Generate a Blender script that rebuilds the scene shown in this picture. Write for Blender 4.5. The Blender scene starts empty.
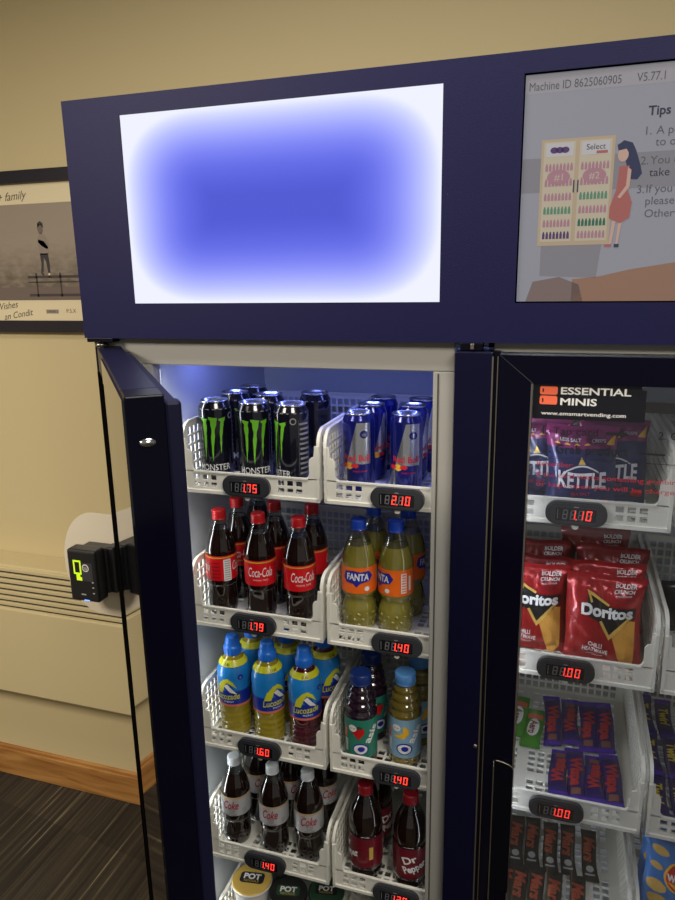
import bpy, bmesh, math, random
from mathutils import Vector, Matrix
PI = math.pi
random.seed(4)
D = bpy.data
COL = bpy.context.scene.collection
sc = bpy.context.scene

# ------------------------------------------------------------------ camera
H = 1.9
cam = D.cameras.new('camera'); co = D.objects.new('camera', cam); COL.objects.link(co)
yaw, pit, rol = 0.31659686, 0.24265554, -0.01709545
fwd = Vector((-math.sin(yaw)*math.cos(pit), math.cos(yaw)*math.cos(pit), -math.sin(pit)))
rt = Vector((math.cos(yaw), math.sin(yaw), 0)); up = rt.cross(fwd)
r2 = rt*math.cos(rol)+up*math.sin(rol); u2 = -rt*math.sin(rol)+up*math.cos(rol)
mat = Matrix((r2, u2, -fwd)).transposed().to_4x4(); mat.translation = Vector((0, -1.2, H))
co.matrix_world = mat
cam.sensor_fit = 'VERTICAL'; cam.sensor_height = 36; cam.lens = 705/900*36
cam.clip_start = .02
sc.camera = co
# ------------------------------------------------------------------ view, world, room lamps and added wall fill
sc.view_settings.view_transform = 'Standard'; sc.view_settings.look = 'None'
sc.view_settings.gamma = 1; sc.view_settings.use_curve_mapping = False
sc.view_settings.exposure = 0.0
w = D.worlds.new('world'); sc.world = w; w.use_nodes = True
w.node_tree.nodes['Background'].inputs[0].default_value = (.9, .86, .8, 1)
w.node_tree.nodes['Background'].inputs[1].default_value = .24

def area(name, loc, rot, sx, sy, power, color):
    l = D.lights.new(name, 'AREA'); l.shape = 'RECTANGLE'; l.size = sx; l.size_y = sy
    l.energy = power; l.color = color
    o = D.objects.new(name, l); COL.objects.link(o); o.location = loc; o.rotation_euler = rot
    return o
area('overhead_light', (-1.9, -1.9, 2.86), (0, 0, 0), .9, .9, 96, (1, .90, .76))
area('overhead_light', (.8, -1.7, 2.86), (0, 0, 0), .8, .8, 46, (1, .94, .85))
area('overhead_light', (-.5, -.45, 2.86), (0, 0, 0), 1.2, .3, 17, (1, .96, .92))  # added fill without a fixture, brightens the top of the wall

# ------------------------------------------------------------------ materials
M = {}
def nt(name):
    m = D.materials.new(name); m.use_nodes = True; M[name] = m
    return m, m.node_tree, m.node_tree.nodes['Principled BSDF']
def pm(name, col, rough=.5, metal=0, coat=0, trans=0, emis=None, es=0, spec=.5, bump=None):
    m, t, b = nt(name)
    b.inputs['Base Color'].default_value = (*col, 1); b.inputs['Roughness'].default_value = rough
    b.inputs['Metallic'].default_value = metal; b.inputs['Coat Weight'].default_value = coat
    b.inputs['Coat Roughness'].default_value = .04
    b.inputs['Transmission Weight'].default_value = trans
    b.inputs['Specular IOR Level'].default_value = spec
    if emis: b.inputs['Emission Color'].default_value = (*emis, 1); b.inputs['Emission Strength'].default_value = es
    if bump:
        tc = t.nodes.new('ShaderNodeTexCoord'); n = t.nodes.new('ShaderNodeTexNoise'); bp = t.nodes.new('ShaderNodeBump')
        n.inputs['Scale'].default_value = bump[0]; bp.inputs['Strength'].default_value = bump[1]; bp.inputs['Distance'].default_value = bump[2]
        t.links.new(tc.outputs['Object'], n.inputs['Vector']); t.links.new(n.outputs[0], bp.inputs['Height']); t.links.new(bp.outputs[0], b.inputs['Normal'])
    return m
def clear(name, tint, f0=.06, rough=.03, veil=None):
    m, t, b = nt(name); out = t.nodes['Material Output']; t.nodes.remove(b)
    tr = t.nodes.new('ShaderNodeBsdfTransparent'); gl = t.nodes.new('ShaderNodeBsdfGlossy'); mx = t.nodes.new('ShaderNodeMixShader')
    fr = t.nodes.new('ShaderNodeLayerWeight'); fr.inputs[0].default_value = .25
    mr = t.nodes.new('ShaderNodeMapRange'); mr.inputs['To Min'].default_value = f0; mr.inputs['To Max'].default_value = .8
    tr.inputs[0].default_value = (*tint, 1); gl.inputs['Roughness'].default_value = rough
    t.links.new(fr.outputs['Facing'], mr.inputs['Value']); t.links.new(mr.outputs[0], mx.inputs[0])
    t.links.new(tr.outputs[0], mx.inputs[1]); t.links.new(gl.outputs[0], mx.inputs[2]); t.links.new(mx.outputs[0], out.inputs[0])
    return m
def s(r, g, b):  # sRGB 0-255 to linear
    f = lambda c: (c/255/12.92) if c/255 <= .04045 else ((c/255+.055)/1.055)**2.4
    return (f(r), f(g), f(b))
pm('wall_paint', s(203, 187, 144), .85, bump=(180, .05, .002))
pm('skirting_plain', s(214, 198, 158), .7)
pm('heater_enamel', s(203, 188, 146), .45)
pm('matte_black', (.003, .003, .003), 1.0, spec=0)
pm('dark_gap', (.05, .045, .035), .8)
pm('ceiling_white', s(225, 220, 205), .9)
pm('black_coat_glare_tint', (.0055, .0055, .042), .5, spec=.22, bump=(420, .35, .0006))  # black textured steel, blue glare of the sign put into its colour
pm('black_smooth_glare_tint', (.0022, .0022, .018), .36, spec=.22, bump=(500, .12, .0003))  # smooth black, same sign glare painted in as a blue tint
pm('black_gloss', (.002, .002, .008), .10, spec=.16)
pm('door_face_gloss', (.003, .003, .006), .03, spec=1.0)
pm('black_satin', (.002, .002, .005), .3, spec=.15)
pm('rubber_gasket', (.008, .008, .03), .5, spec=.2)
pm('trim_metal', (.32, .29, .25), .3, .9)
pm('beige_frame', s(154, 152, 146), .5)
pm('liner_white', s(190, 196, 202), .55)
pm('basket_plastic', s(228, 226, 214), .42)
pm('tag_plastic', (.035, .036, .042), .4)
pm('tag_window', (.010, .010, .012), .12)
pm('digit_off', (.16, .16, .17), .5)
pm('digit_on', (.9, .05, .03), .5, emis=(1, .045, .03), es=1.6)
pm('white_print', (.75, .75, .73), .4)
pm('black_print', (.012, .012, .014), .4)
pm('red_print', (.34, .02, .03), .45)
pm('grey_print', (.3, .3, .3), .45)
pm('aluminium', (.62, .63, .66), .22, 1)
pm('aluminium_dull', (.45, .46, .48), .35, 1)
pm('can_black', (.006, .006, .014), .16, 0, .6)
pm('claw_green', s(120, 205, 50), .3, 0, .4)
pm('can_blue', (.010, .016, .20), .14, .45, .6)
pm('can_silver', (.58, .60, .64), .2, .85)
pm('bull_red', (.55, .02, .03), .3)
pm('sun_yellow', (.75, .42, .04), .3)
pm('cola_liquid', (.010, .004, .003), .07, coat=1)
pm('cola_red', s(205, 22, 30), .3, coat=.3)
pm('gold_print', (.62, .36, .05), .35)
pm('cap_red', s(190, 22, 28), .38)
pm('orange_liquid', s(124, 116, 46), .1, coat=1)
pm('orange_label', s(235, 105, 25), .3, coat=.3)
pm('cap_blue', s(25, 70, 190), .35)
pm('splash_blue', s(30, 40, 150), .35)
pm('clear_shell', (1, 1, 1)); clear('clear_shell', (.82, .84, .84), .07)
pm('energy_liquid', s(146, 130, 30), .1, coat=1)
pm('berry_liquid', s(70, 14, 30), .1, coat=1)
pm('sleeve_blue', s(30, 125, 200), .3, coat=.4)
pm('sleeve_deep', s(20, 45, 150), .3, coat=.4)
pm('sleeve_yellow', s(205, 205, 40), .35)
pm('sport_cap', s(30, 110, 215), .35)
pm('coral_band', s(215, 110, 80), .4)
pm('dark_berry', (.018, .008, .016), .08, coat=1)
pm('tropical_liquid', s(112, 96, 34), .1, coat=1)
pm('label_green', s(42, 120, 100), .35)
pm('label_sky', s(128, 165, 190), .35)
pm('cap_sky', s(90, 150, 215), .4)
pm('cap_navy', s(22, 50, 120), .4)
pm('diet_silver', (.52, .53, .55), .35, .25)
pm('cap_white', (.62, .66, .70), .4)
pm('maroon_label', s(98, 18, 34), .35, coat=.3)
pm('cap_darkred', s(140, 14, 28), .4)
pm('pot_yellow', s(228, 178, 40), .4)
pm('pot_white', (.78, .77, .74), .4)
pm('pot_black', (.012, .012, .012), .3)
pm('pot_green', (.02, .06, .03), .35)
pm('lid_gold', s(222, 184, 92), .35, .35)
pm('bag_navy', s(42, 46, 92), .3, .25, .3, bump=(35, .5, .006))
pm('bag_magenta', s(126, 38, 96), .32, .2, .3, bump=(35, .4, .006))
pm('bag_red', s(158, 30, 34), .26, .3, .3, bump=(28, .55, .008))
pm('bag_maroon', s(128, 24, 30), .28, .3, .3, bump=(28, .5, .008))
pm('chip_corn', s(205, 150, 60), .7, bump=(300, .6, .002))
pm('bag_blue', s(60, 120, 190), .3, .2, .3, bump=(30, .4, .006))
pm('crisp_gold', s(196, 160, 80), .7, bump=(120, .4, .002))
pm('wrap_purple', s(48, 34, 104), .28, .3, .4, bump=(60, .5, .003))
pm('purple_foil', s(92, 58, 190), .25, .5, .3, bump=(60, .5, .003))
pm('wrap_brown', s(120, 78, 66), .4)
pm('wrap_black', (.014, .016, .016), .3, .1, .3, bump=(70, .5, .003))
pm('bar_red', s(160, 44, 48), .4)
pm('bar_rust', s(150, 70, 50), .4)
pm('wrap_green', s(70, 150, 50), .32, .2, .3, bump=(60, .4, .003))
pm('twirl_yellow', s(210, 190, 60), .4)
pm('kettle_cream', s(215, 215, 220), .4)
pm('sticker_black', (.006, .006, .010), .3)
pm('coral_print', s(240, 110, 75), .4)
pm('reader_black', (.012, .012, .013), .35)
pm('reader_lime', s(205, 235, 40), .4, emis=s(205, 235, 40), es=.35)
pm('frosted_plate', s(205, 195, 175), .35)
pm('picture_frame_black', (.008, .008, .02), .35)
pm('picture_mat', s(222, 208, 172), .8)
pm('photo_bench', s(72, 62, 60), .8)
pm('photo_dark', s(60, 54, 58), .8)
pm('photo_skin', s(112, 98, 90), .8)
pm('photo_shirt', s(140, 128, 116), .8)
pm('ink', s(95, 82, 68), .8)
pm('led_white', (.8, .8, .8), .5, emis=(.93, .96, 1), es=4)
pm('added_blue_glow', (.3, .3, .8), .5, emis=(.22, .28, 1), es=6)  # emission of the added strip that tints the cabinet top blue
pm('blue_led_dot', (.1, .2, .9), .5, emis=(.1, .25, 1), es=3)
def scr(name, rgb, es=.47):
    return pm(name, tuple(c*.25 for c in s(*rgb)), .12, emis=s(*rgb), es=es)
scr('screen_grey', (152, 153, 164)); scr('screen_band', (160, 158, 164)); scr('screen_text', (96, 96, 104)); scr('screen_bold', (62, 62, 76))
scr('screen_tan', (182, 164, 140)); scr('screen_cream', (190, 180, 160)); scr('screen_pink', (170, 128, 142)); scr('screen_green', (96, 140, 116))
scr('screen_purple', (92, 70, 112)); scr('screen_white', (190, 188, 192)); scr('screen_hair', (62, 66, 92)); scr('screen_dress', (168, 104, 100))
scr('screen_skin', (196, 164, 150)); scr('screen_hill', (150, 118, 100)); scr('screen_hill_dim', (128, 112, 110)); scr('screen_shadow', (136, 134, 142)); scr('screen_teal', (60, 110, 92))

def wood(name):
    m, t, b = nt(name)
    tc = t.nodes.new('ShaderNodeTexCoord'); mp = t.nodes.new('ShaderNodeMapping'); mp.inputs['Scale'].default_value = (.8, 8, 7)
    n = t.nodes.new('ShaderNodeTexNoise'); n.inputs['Scale'].default_value = 4; n.inputs['Detail'].default_value = 6; n.inputs['Distortion'].default_value = 1.2
    cr = t.nodes.new('ShaderNodeValToRGB'); cr.color_ramp.elements[0].color = (*s(150, 100, 50), 1); cr.color_ramp.elements[1].color = (*s(190, 140, 80), 1)
    cr.color_ramp.elements[0].position = .35; cr.color_ramp.elements[1].position = .65
    t.links.new(tc.outputs['Object'], mp.inputs[0]); t.links.new(mp.outputs[0], n.inputs['Vector']); t.links.new(n.outputs[0], cr.inputs[0]); t.links.new(cr.outputs[0], b.inputs['Base Color'])
    b.inputs['Roughness'].default_value = .4
wood('oak')
def carpet(name):
    m, t, b = nt(name)
    tc = t.nodes.new('ShaderNodeTexCoord'); mp = t.nodes.new('ShaderNodeMapping'); mp.inputs['Rotation'].default_value = (0, 0, .14); mp.inputs['Scale'].default_value = (75, 1.2, 1)
    n = t.nodes.new('ShaderNodeTexNoise'); n.inputs['Scale'].default_value = 1.0; n.inputs['Detail'].default_value = 3
    cr = t.nodes.new('ShaderNodeValToRGB'); e = cr.color_ramp.elements
    e[0].position = .3; e[0].color = (*s(34, 28, 21), 1); e[1].position = .72; e[1].color = (*s(168, 156, 130), 1)
    x = e.new(.55); x.color = (*s(60, 51, 38), 1); x = e.new(.64); x.color = (*s(78, 68, 50), 1)
    n2 = t.nodes.new('ShaderNodeTexNoise'); n2.inputs['Scale'].default_value = 500
    bk = t.nodes.new('ShaderNodeTexChecker'); bk.inputs['Scale'].default_value = 2.0
    bk.inputs['Color1'].default_value = (1, 1, 1, 1); bk.inputs['Color2'].default_value = (.72, .72, .70, 1)
    mx = t.nodes.new('ShaderNodeMix'); mx.data_type = 'RGBA'; mx.blend_type = 'MULTIPLY'; mx.inputs[0].default_value = 1
    bp = t.nodes.new('ShaderNodeBump'); bp.inputs['Strength'].default_value = .7; bp.inputs['Distance'].default_value = .004
    t.links.new(tc.outputs['Object'], mp.inputs[0]); t.links.new(mp.outputs[0], n.inputs['Vector']); t.links.new(n.outputs[0], cr.inputs[0])
    mp2 = t.nodes.new('ShaderNodeMapping'); mp2.inputs['Rotation'].default_value = (0, 0, .14); mp2.inputs['Location'].default_value = (.1, .22, .1)
    t.links.new(tc.outputs['Object'], mp2.inputs[0]); t.links.new(mp2.outputs[0], bk.inputs['Vector'])
    t.links.new(cr.outputs[0], mx.inputs[6]); t.links.new(bk.outputs[0], mx.inputs[7]); t.links.new(mx.outputs[2], b.inputs['Base Color'])
    t.links.new(tc.outputs['Object'], n2.inputs['Vector']); t.links.new(n2.outputs[0], bp.inputs['Height']); t.links.new(bp.outputs[0], b.inputs['Normal'])
    b.inputs['Roughness'].default_value = .95
carpet('carpet')
def sign_mat(name, hw, hh):
    m, t, b = nt(name); N = t.nodes; out = N['Material Output']; N.remove(b)
    tc = N.new('ShaderNodeTexCoord'); ab = N.new('ShaderNodeVectorMath'); ab.operation = 'ABSOLUTE'
    sb = N.new('ShaderNodeVectorMath'); sb.operation = 'SUBTRACT'; sb.inputs[1].default_value = (hw-.178, 10, hh-.148)
    mxv = N.new('ShaderNodeVectorMath'); mxv.operation = 'MAXIMUM'; mxv.inputs[1].default_value = (0, 0, 0)
    ml = N.new('ShaderNodeVectorMath'); ml.operation = 'MULTIPLY'; ml.inputs[1].default_value = (1/.178, 0, 1/.148)
    def mth(op, v=None):
        q = N.new('ShaderNodeMath'); q.operation = op
        if v is not None: q.inputs[1].default_value = v
        return q
    sx = N.new('ShaderNodeSeparateXYZ'); px, pz, ad, rt3 = mth('POWER', 2.8), mth('POWER', 2.8), mth('ADD'), mth('POWER', 1/2.8)
    cr = N.new('ShaderNodeValToRGB'); e = cr.color_ramp.elements; cr.color_ramp.interpolation = 'B_SPLINE'
    e[0].position = 0; e[0].color = (*s(84, 92, 212), 1); e[1].position = 1.0; e[1].color = (.92, .94, 1, 1)
    for p, c in [(.18, s(92, 100, 222)), (.36, s(104, 112, 234)), (.54, s(128, 136, 248)), (.69, s(158, 165, 255)), (.82, s(188, 195, 255)), (.92, s(214, 220, 255))]:
        x = e.new(p); x.color = (*c, 1)
    em = N.new('ShaderNodeEmission'); em.inputs[1].default_value = 1.0
    L = t.links.new
    L(tc.outputs['Object'], ab.inputs[0]); L(ab.outputs[0], sb.inputs[0]); L(sb.outputs[0], mxv.inputs[0]); L(mxv.outputs[0], ml.inputs[0]); L(ml.outputs[0], sx.inputs[0]); L(sx.outputs['X'], px.inputs[0]); L(sx.outputs['Z'], pz.inputs[0]); L(px.outputs[0], ad.inputs[0]); L(pz.outputs[0], ad.inputs[1]); L(ad.outputs[0], rt3.inputs[0])
    L(rt3.outputs[0], cr.inputs[0]); L(cr.outputs[0], em.inputs[0]); L(em.outputs[0], out.inputs[0])
sign_mat('lit_sign', .2955, .167)
def door_glass(name):
    clear(name, (.86, .88, .92), .045, .02)
door_glass('door_glass')
def photo_mat(name):
    m, t, b = nt(name); N = t.nodes; L = t.links.new
    tc = N.new('ShaderNodeTexCoord'); sp = N.new('ShaderNodeSeparateXYZ'); n = N.new('ShaderNodeTexNoise'); n.inputs['Scale'].default_value = 28; n.inputs['Detail'].default_value = 6
    mr = N.new('ShaderNodeMapRange'); mr.inputs['From Min'].default_value = -.17; mr.inputs['From Max'].default_value = .06; mr.inputs['To Min'].default_value = .0; mr.inputs['To Max'].default_value = 1
    mp = N.new('ShaderNodeMapping'); mp.inputs['Scale'].default_value = (1, 1, 2.2)
    a = N.new('ShaderNodeMath'); a.operation = 'MULTIPLY_ADD'
    cr = N.new('ShaderNodeValToRGB'); e = cr.color_ramp.elements
    e[0].position = .1; e[0].color = (*s(98, 86, 74), 1); e[1].position = .85; e[1].color = (*s(150, 138, 122), 1)
    sub = N.new('ShaderNodeMath'); sub.operation = 'SUBTRACT'; sub.inputs[1].default_value = .5
    m2 = N.new('ShaderNodeMath'); m2.operation = 'MULTIPLY'; 
    inv = N.new('ShaderNodeMath'); inv.operation = 'SUBTRACT'; inv.inputs[0].default_value = 1.05; inv.use_clamp = True
    L(tc.outputs['Object'], sp.inputs[0]); L(sp.outputs['Z'], mr.inputs['Value']); L(tc.outputs['Object'], mp.inputs[0]); L(mp.outputs[0], n.inputs['Vector'])
    L(n.outputs[0], sub.inputs[0]); L(mr.outputs[0], inv.inputs[1]); L(sub.outputs[0], m2.inputs[0]); L(inv.outputs[0], m2.inputs[1])
    L(m2.outputs[0], a.inputs[0]); a.inputs[1].default_value = 2.0; L(mr.outputs[0], a.inputs[2]); L(a.outputs[0], cr.inputs[0]); L(cr.outputs[0], b.inputs['Base Color'])
    b.inputs['Roughness'].default_value = .7
photo_mat('photo_print')

# ------------------------------------------------------------------ mesh helpers
class MB:
    def __init__(self): self.v = []; self.f = []; self.m = []; self.mats = []; self.sm = []
    def mi(self, m):
        if m not in self.mats: self.mats.append(m)
        return self.mats.index(m)
    def add(self, verts, faces, m, smooth=False):
        b = len(self.v); self.v += [tuple(p) for p in verts]; k = self.mi(m)
        for f in faces: self.f.append(tuple(i+b for i in f)); self.m.append(k); self.sm.append(smooth)
    def box(self, a, b, m, bev=0, seg=2):
        bm = bmesh.new(); bmesh.ops.create_cube(bm, size=1)
        for v in bm.verts: v.co = Vector([(a[i]+b[i])/2+v.co[i]*(b[i]-a[i]) for i in range(3)])
        if bev: bmesh.ops.bevel(bm, geom=bm.edges[:], offset=bev, segments=seg, profile=.5, affect='EDGES')
        self.bm(bm, m); return self
    def bm(self, bm, m, fn=None, smooth=False):
        bm.verts.index_update()
        self.add([fn(v.co) if fn else v.co for v in bm.verts], [[v.index for v in f.verts] for f in bm.faces], m, smooth); bm.free()
    def lathe(self, prof, m, seg=36, a0=0, a1=2*PI, smooth=True, c=(0, 0)):
        full = abs(a1-a0-2*PI) < 1e-6; n = seg if full else seg+1; vs = []; fs = []
        for r, z in prof:
            for i in range(n):
                a = a0+(a1-a0)*i/seg; vs.append((c[0]+r*math.cos(a), c[1]+r*math.sin(a), z))
        for j in range(len(prof)-1):
            for i in range(seg):
                i2 = (i+1) % n; fs.append((j*n+i, j*n+i2, (j+1)*n+i2, (j+1)*n+i))
        self.add(vs, fs, m, smooth); return self
    def tube(self, pts, r, m, seg=8):
        pts = [Vector(p) for p in pts]; vs = []; fs = []
        for i, p in enumerate(pts):
            d = (pts[min(i+1, len(pts)-1)]-pts[max(i-1, 0)]).normalized()
            a = d.cross(Vector((0, 0, 1)) if abs(d.z) < .9 else Vector((1, 0, 0))).normalized(); b = d.cross(a)
            for k in range(seg): t = 2*PI*k/seg; vs.append(p+a*r*math.cos(t)+b*r*math.sin(t))
        for i in range(len(pts)-1):
            for k in range(seg): fs.append((i*seg+k, i*seg+(k+1) % seg, (i+1)*seg+(k+1) % seg, (i+1)*seg+k))
        fs.append(tuple(range(seg))[::-1]); fs.append(tuple((len(pts)-1)*seg+k for k in range(seg)))
        self.add(vs, fs, m, True)
    def prism(self, poly, fn, t, m):   # poly in (u,v), fn(u,v,w); extruded 0..t
        n = len(poly); self.add([fn(u, v, 0) for u, v in poly]+[fn(u, v, t) for u, v in poly],
            [tuple(range(n))[::-1], tuple(range(n, 2*n))]+[(i, (i+1) % n, n+(i+1) % n, n+i) for i in range(n)], m)
    def plate(self, xs, ys, holes, fn, t, m):
        idx = {}; vs = []; fs = []
        def V(i, j, k):
            if (i, j, k) not in idx: idx[(i, j, k)] = len(vs); vs.append(fn(xs[i], ys[j], k*t))
            return idx[(i, j, k)]
        nx, ny = len(xs)-1, len(ys)-1
        sol = lambda i, j: 0 <= i < nx and 0 <= j < ny and (i, j) not in holes
        for i in range(nx):
            for j in range(ny):
                if not sol(i, j): continue
                fs.append((V(i, j, 0), V(i, j+1, 0), V(i+1, j+1, 0), V(i+1, j, 0))); fs.append((V(i, j, 1), V(i+1, j, 1), V(i+1, j+1, 1), V(i, j+1, 1)))
                for di, dj, a, b in ((-1, 0, (i, j), (i, j+1)), (1, 0, (i+1, j+1), (i+1, j)), (0, -1, (i+1, j), (i, j)), (0, 1, (i, j+1), (i+1, j+1))):
                    if not sol(i+di, j+dj): fs.append((V(*a, 0), V(*a, 1), V(*b, 1), V(*b, 0)))
        self.add(vs, fs, m)
    def build(self, name, parent=None, loc=(0, 0, 0), rot=(0, 0, 0), kind=None):
        me = D.meshes.new(name); me.from_pydata(self.v, [], self.f)
        for x in self.mats: me.materials.append(M[x])
        me.polygons.foreach_set('material_index', self.m); me.polygons.foreach_set('use_smooth', self.sm); me.update()
        bm = bmesh.new(); bm.from_mesh(me); bmesh.ops.recalc_face_normals(bm, faces=bm.faces[:]) ; bm.to_mesh(me); bm.free()
        o = D.objects.new(name, me); COL.objects.link(o); o.location = loc; o.rotation_euler = rot
        if parent: o.parent = parent
        if kind: o['kind'] = kind
        return o
def tag(o, label, cat, group=None):
    o['label'] = label; o['category'] = cat
    if group: o['group'] = group
    return o
def thing(name, label, cat, loc=(0, 0, 0), rz=0, group=None):
    o = D.objects.new(name, None); COL.objects.link(o); o.empty_display_size = .02
    o.location = loc; o.rotation_euler = (0, 0, rz); return tag(o, label, cat, group)
def kids(o): return [c for c in D.objects if c.parent == o]
def dup(root, label, group, loc, rz=0, rx=0):
    def rec(o, par):
        c = o.copy(); COL.objects.link(c)
        if par: c.parent = par
        for k in kids(o): rec(k, c)
        return c
    r = rec(root, None); r['label'] = label; r['group'] = group; r.location = loc; r.rotation_euler = (rx, 0, rz)
    return r
def place(proto_fn, spots, group, sc_=(1, 1, 1)):
    """spots: (label, x, y, z, rz[, rx]); first one is the prototype itself"""
    p = proto_fn(); out = []; p.scale = sc_
    for i, sp in enumerate(spots):
        lab, x, y, z, rz = sp[:5]; rx = sp[5] if len(sp) > 5 else 0
        if i == 0:
            p['label'] = lab; p['group'] = group; p.location = (x, y, z); p.rotation_euler = (rx, 0, rz); out.append(p)
        else: out.append(dup(p, lab, group, (x, y, z), rz, rx))
    return out

_tc = {}
def text_bm(txt, bold=0, shear=0, res=3):
    key = (txt, bold, shear, res)
    if key not in _tc:
        cu = D.curves.new('t', 'FONT'); cu.body = txt; cu.size = 1; cu.offset = bold; cu.shear = shear; cu.resolution_u = res; cu.align_x = 'CENTER'
        o = D.objects.new('t', cu); COL.objects.link(o)
        dg = bpy.context.evaluated_depsgraph_get(); dg.update(); me = o.evaluated_get(dg).to_mesh()
        vs = [tuple(v.co) for v in me.vertices]; fs = [tuple(p.vertices) for p in me.polygons]
        o.evaluated_get(dg).to_mesh_clear(); D.objects.remove(o); D.curves.remove(cu); _tc[key] = (vs, fs)
    vs, fs = _tc[key]
    bm = bmesh.new(); b = [bm.verts.new((v[0], v[1], 0)) for v in vs]
    for f in fs:
        try: bm.faces.new([b[i] for i in f])
        except ValueError: pass
    return bm
def cut(bm, step):
    if not bm.verts: return
    for ax in (0, 1):
        lo = min(v.co[ax] for v in bm.verts); hi = max(v.co[ax] for v in bm.verts); k = lo+step
        while k < hi:
            p = [0, 0, 0]; p[ax] = k; n = [0, 0, 0]; n[ax] = 1
            bmesh.ops.bisect_plane(bm, geom=bm.verts[:]+bm.edges[:]+bm.faces[:], plane_co=p, plane_no=n); k += step
def text(mb, txt, fn, m, u, v, h=None, wd=None, bold=.0, shear=0, rot=0, step=None, off=0, align='C', sy=1, arc=0, taper=0):
    """h = cap height, wd = total width; (u,v) = centre of the text"""
    bm = text_bm(txt, bold, shear)
    if not bm.verts: bm.free(); return
    x0 = min(q.co.x for q in bm.verts); x1 = max(q.co.x for q in bm.verts)
    sx = (wd/(x1-x0)) if wd else h/.7; syy = (h/.7 if h else sx)*sy
    cx = {'C': (x0+x1)/2, 'L': x0, 'R': x1}[align]
    for q in bm.verts:
        x = (q.co.x-cx)*sx; y = (q.co.y-.34)*syy
        if taper: y *= 1+taper*(abs(x)/((x1-x0)*sx/2))
        if arc: y += arc*x*x
        q.co.x = u+x*math.cos(rot)-y*math.sin(rot); q.co.y = v+x*math.sin(rot)+y*math.cos(rot)
    if step: cut(bm, step)
    mb.bm(bm, m, lambda c: fn(c.x, c.y, off))
def poly(mb, pts, fn, m, step=None, off=0):
    bm = bmesh.new(); f = bm.faces.new([bm.verts.new((a, b, 0)) for a, b in pts]); bmesh.ops.triangulate(bm, faces=[f])
    if step: cut(bm, step)
    mb.bm(bm, m, lambda c: fn(c.x, c.y, off))
def rect(u0, v0, u1, v1): return [(u0, v0), (u1, v0), (u1, v1), (u0, v1)]
def circ(u, v, r, r2=None, n=20): return [(u+r*math.cos(2*PI*i/n), v+(r2 or r)*math.sin(2*PI*i/n)) for i in range(n)]
def rrect(u0, v0, u1, v1, r, n=5):
    out = []
    for cx, cy, a in ((u1-r, v1-r, 0), (u0+r, v1-r, PI/2), (u0+r, v0+r, PI), (u1-r, v0+r, 3*PI/2)):
        for i in range(n+1): t = a+PI/2*i/n; out.append((cx+r*math.cos(t), cy+r*math.sin(t)))
    return out
def cyl(prof, e=.0005):
    """map (u along girth, v height, w) onto a lathe profile, u=0 faces -Y"""
    ps = sorted([(z, r) for r, z in prof])
    def rad(z):
        if z <= ps[0][0]: return ps[0][1]
        for (z0, r0), (z1, r1) in zip(ps, ps[1:]):
            if z0 <= z <= z1: return r0+(r1-r0)*(z-z0)/(z1-z0+1e-9)
        return ps[-1][1]
    rref = max(r for r, z in prof)
    def fn(u, v, w=0):
        a = u/rref-PI/2; r = rad(v)+e+w; return (r*math.cos(a), r*math.sin(a), v)
    fn.rad = rad; return fn
def flat(y, ox=0, oz=0):   # plane facing -Y
    return lambda u, v, w=0: (ox+u, y-w, oz+v)

# ------------------------------------------------------------------ the room
def struct(name, mb): return mb.build(name, kind='structure')
fl = MB(); fl.box((-4, -4, -.05), (3, .7, 0), 'carpet'); struct('floor', fl)
wl = MB(); wl.box((-4, .7, 0), (3, .8, 2.9), 'wall_paint'); struct('wall_back', wl)
cl = MB(); cl.box((-4, -4, 2.9), (3, .8, 2.95), 'ceiling_white'); struct('ceiling', cl)
wl = MB(); wl.box((-4.1, -4, 0), (-4, .8, 2.9), 'wall_paint'); struct('wall_left', wl)
sk = MB(); sk.box((-4, .682, 0), (-.97, .7, .115), 'oak', .004); sk.box((-4, .688, .112), (-.97, .7, .129), 'oak', .004); struct('baseboard_back', sk)

# wall heater
ht = thing('convector_heater', 'long cream wall heater with slatted grille on the wall behind the machine', 'heater', (-1.85, .699, .456))
b = MB(); b.box((-1.2, -.115, 0), (.72, 0, .337), 'heater_enamel', .006)
b.box((-1.2, -.107, .33), (.72, 0, .498), 'heater_enamel', .004); b.build('casing', ht)
for i in range(7):
    z = .345+i*.0215
    g = MB(); g.box((-1.18, -.1075, z-.005), (.70, -.1065, z+.003), 'dark_gap'); g.build('grille_slot', ht)
    g = MB(); g.box((-1.18, -.1150, z+.003), (.70, -.1060, z+.0165), 'heater_enamel', .002); g.build('louvre', ht)

# framed photograph on the wall
pf = thing('framed_picture', 'signed monochrome photograph in a black frame on the cream wall', 'picture', (-1.62, .7, 1.74))
b = MB(); x0, x1, z0, z1 = -.36, .36, 0, .487
for a, c in (((x0, -.025, z0), (x1, 0, z0+.036)), ((x0, -.025, z1-.037), (x1, 0, z1)), ((x0, -.025, z0), (x0+.036, 0, z1)), ((x1-.036, -.025, z0), (x1, 0, z1))):
    b.box(a, c, 'picture_frame_black', .002)
b.build('frame', pf)
b = MB(); b.box((x0+.03, -.012, .03), (x1-.03, -.002, .457), 'picture_mat')
fn = flat(-.0125)
text(b, '+ family', fn, 'ink', -.045, .415, h=.024, shear=.4, rot=.06)
text(b, 'Wishes', fn, 'ink', -.115, .083, h=.021, shear=.35, rot=.12)
text(b, 'an Condit', fn, 'ink', -.075, .055, h=.020, shear=.35, rot=.14)
poly(b, rect(.035, .058, .082, .07), fn, 'photo_shirt'); text(b, 'FRAME', flat(-.0128), 'ink', .058, .064, h=.006)
text(b, 'P.S.X', fn, 'ink', .13, .066, h=.012)
b.build('mount', pf)
b = MB(); poly(b, rect(-.315, -.145, .22, .145), flat(0), 'photo_print')
L1, L2 = flat(-.0004), flat(-.0008)
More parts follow.
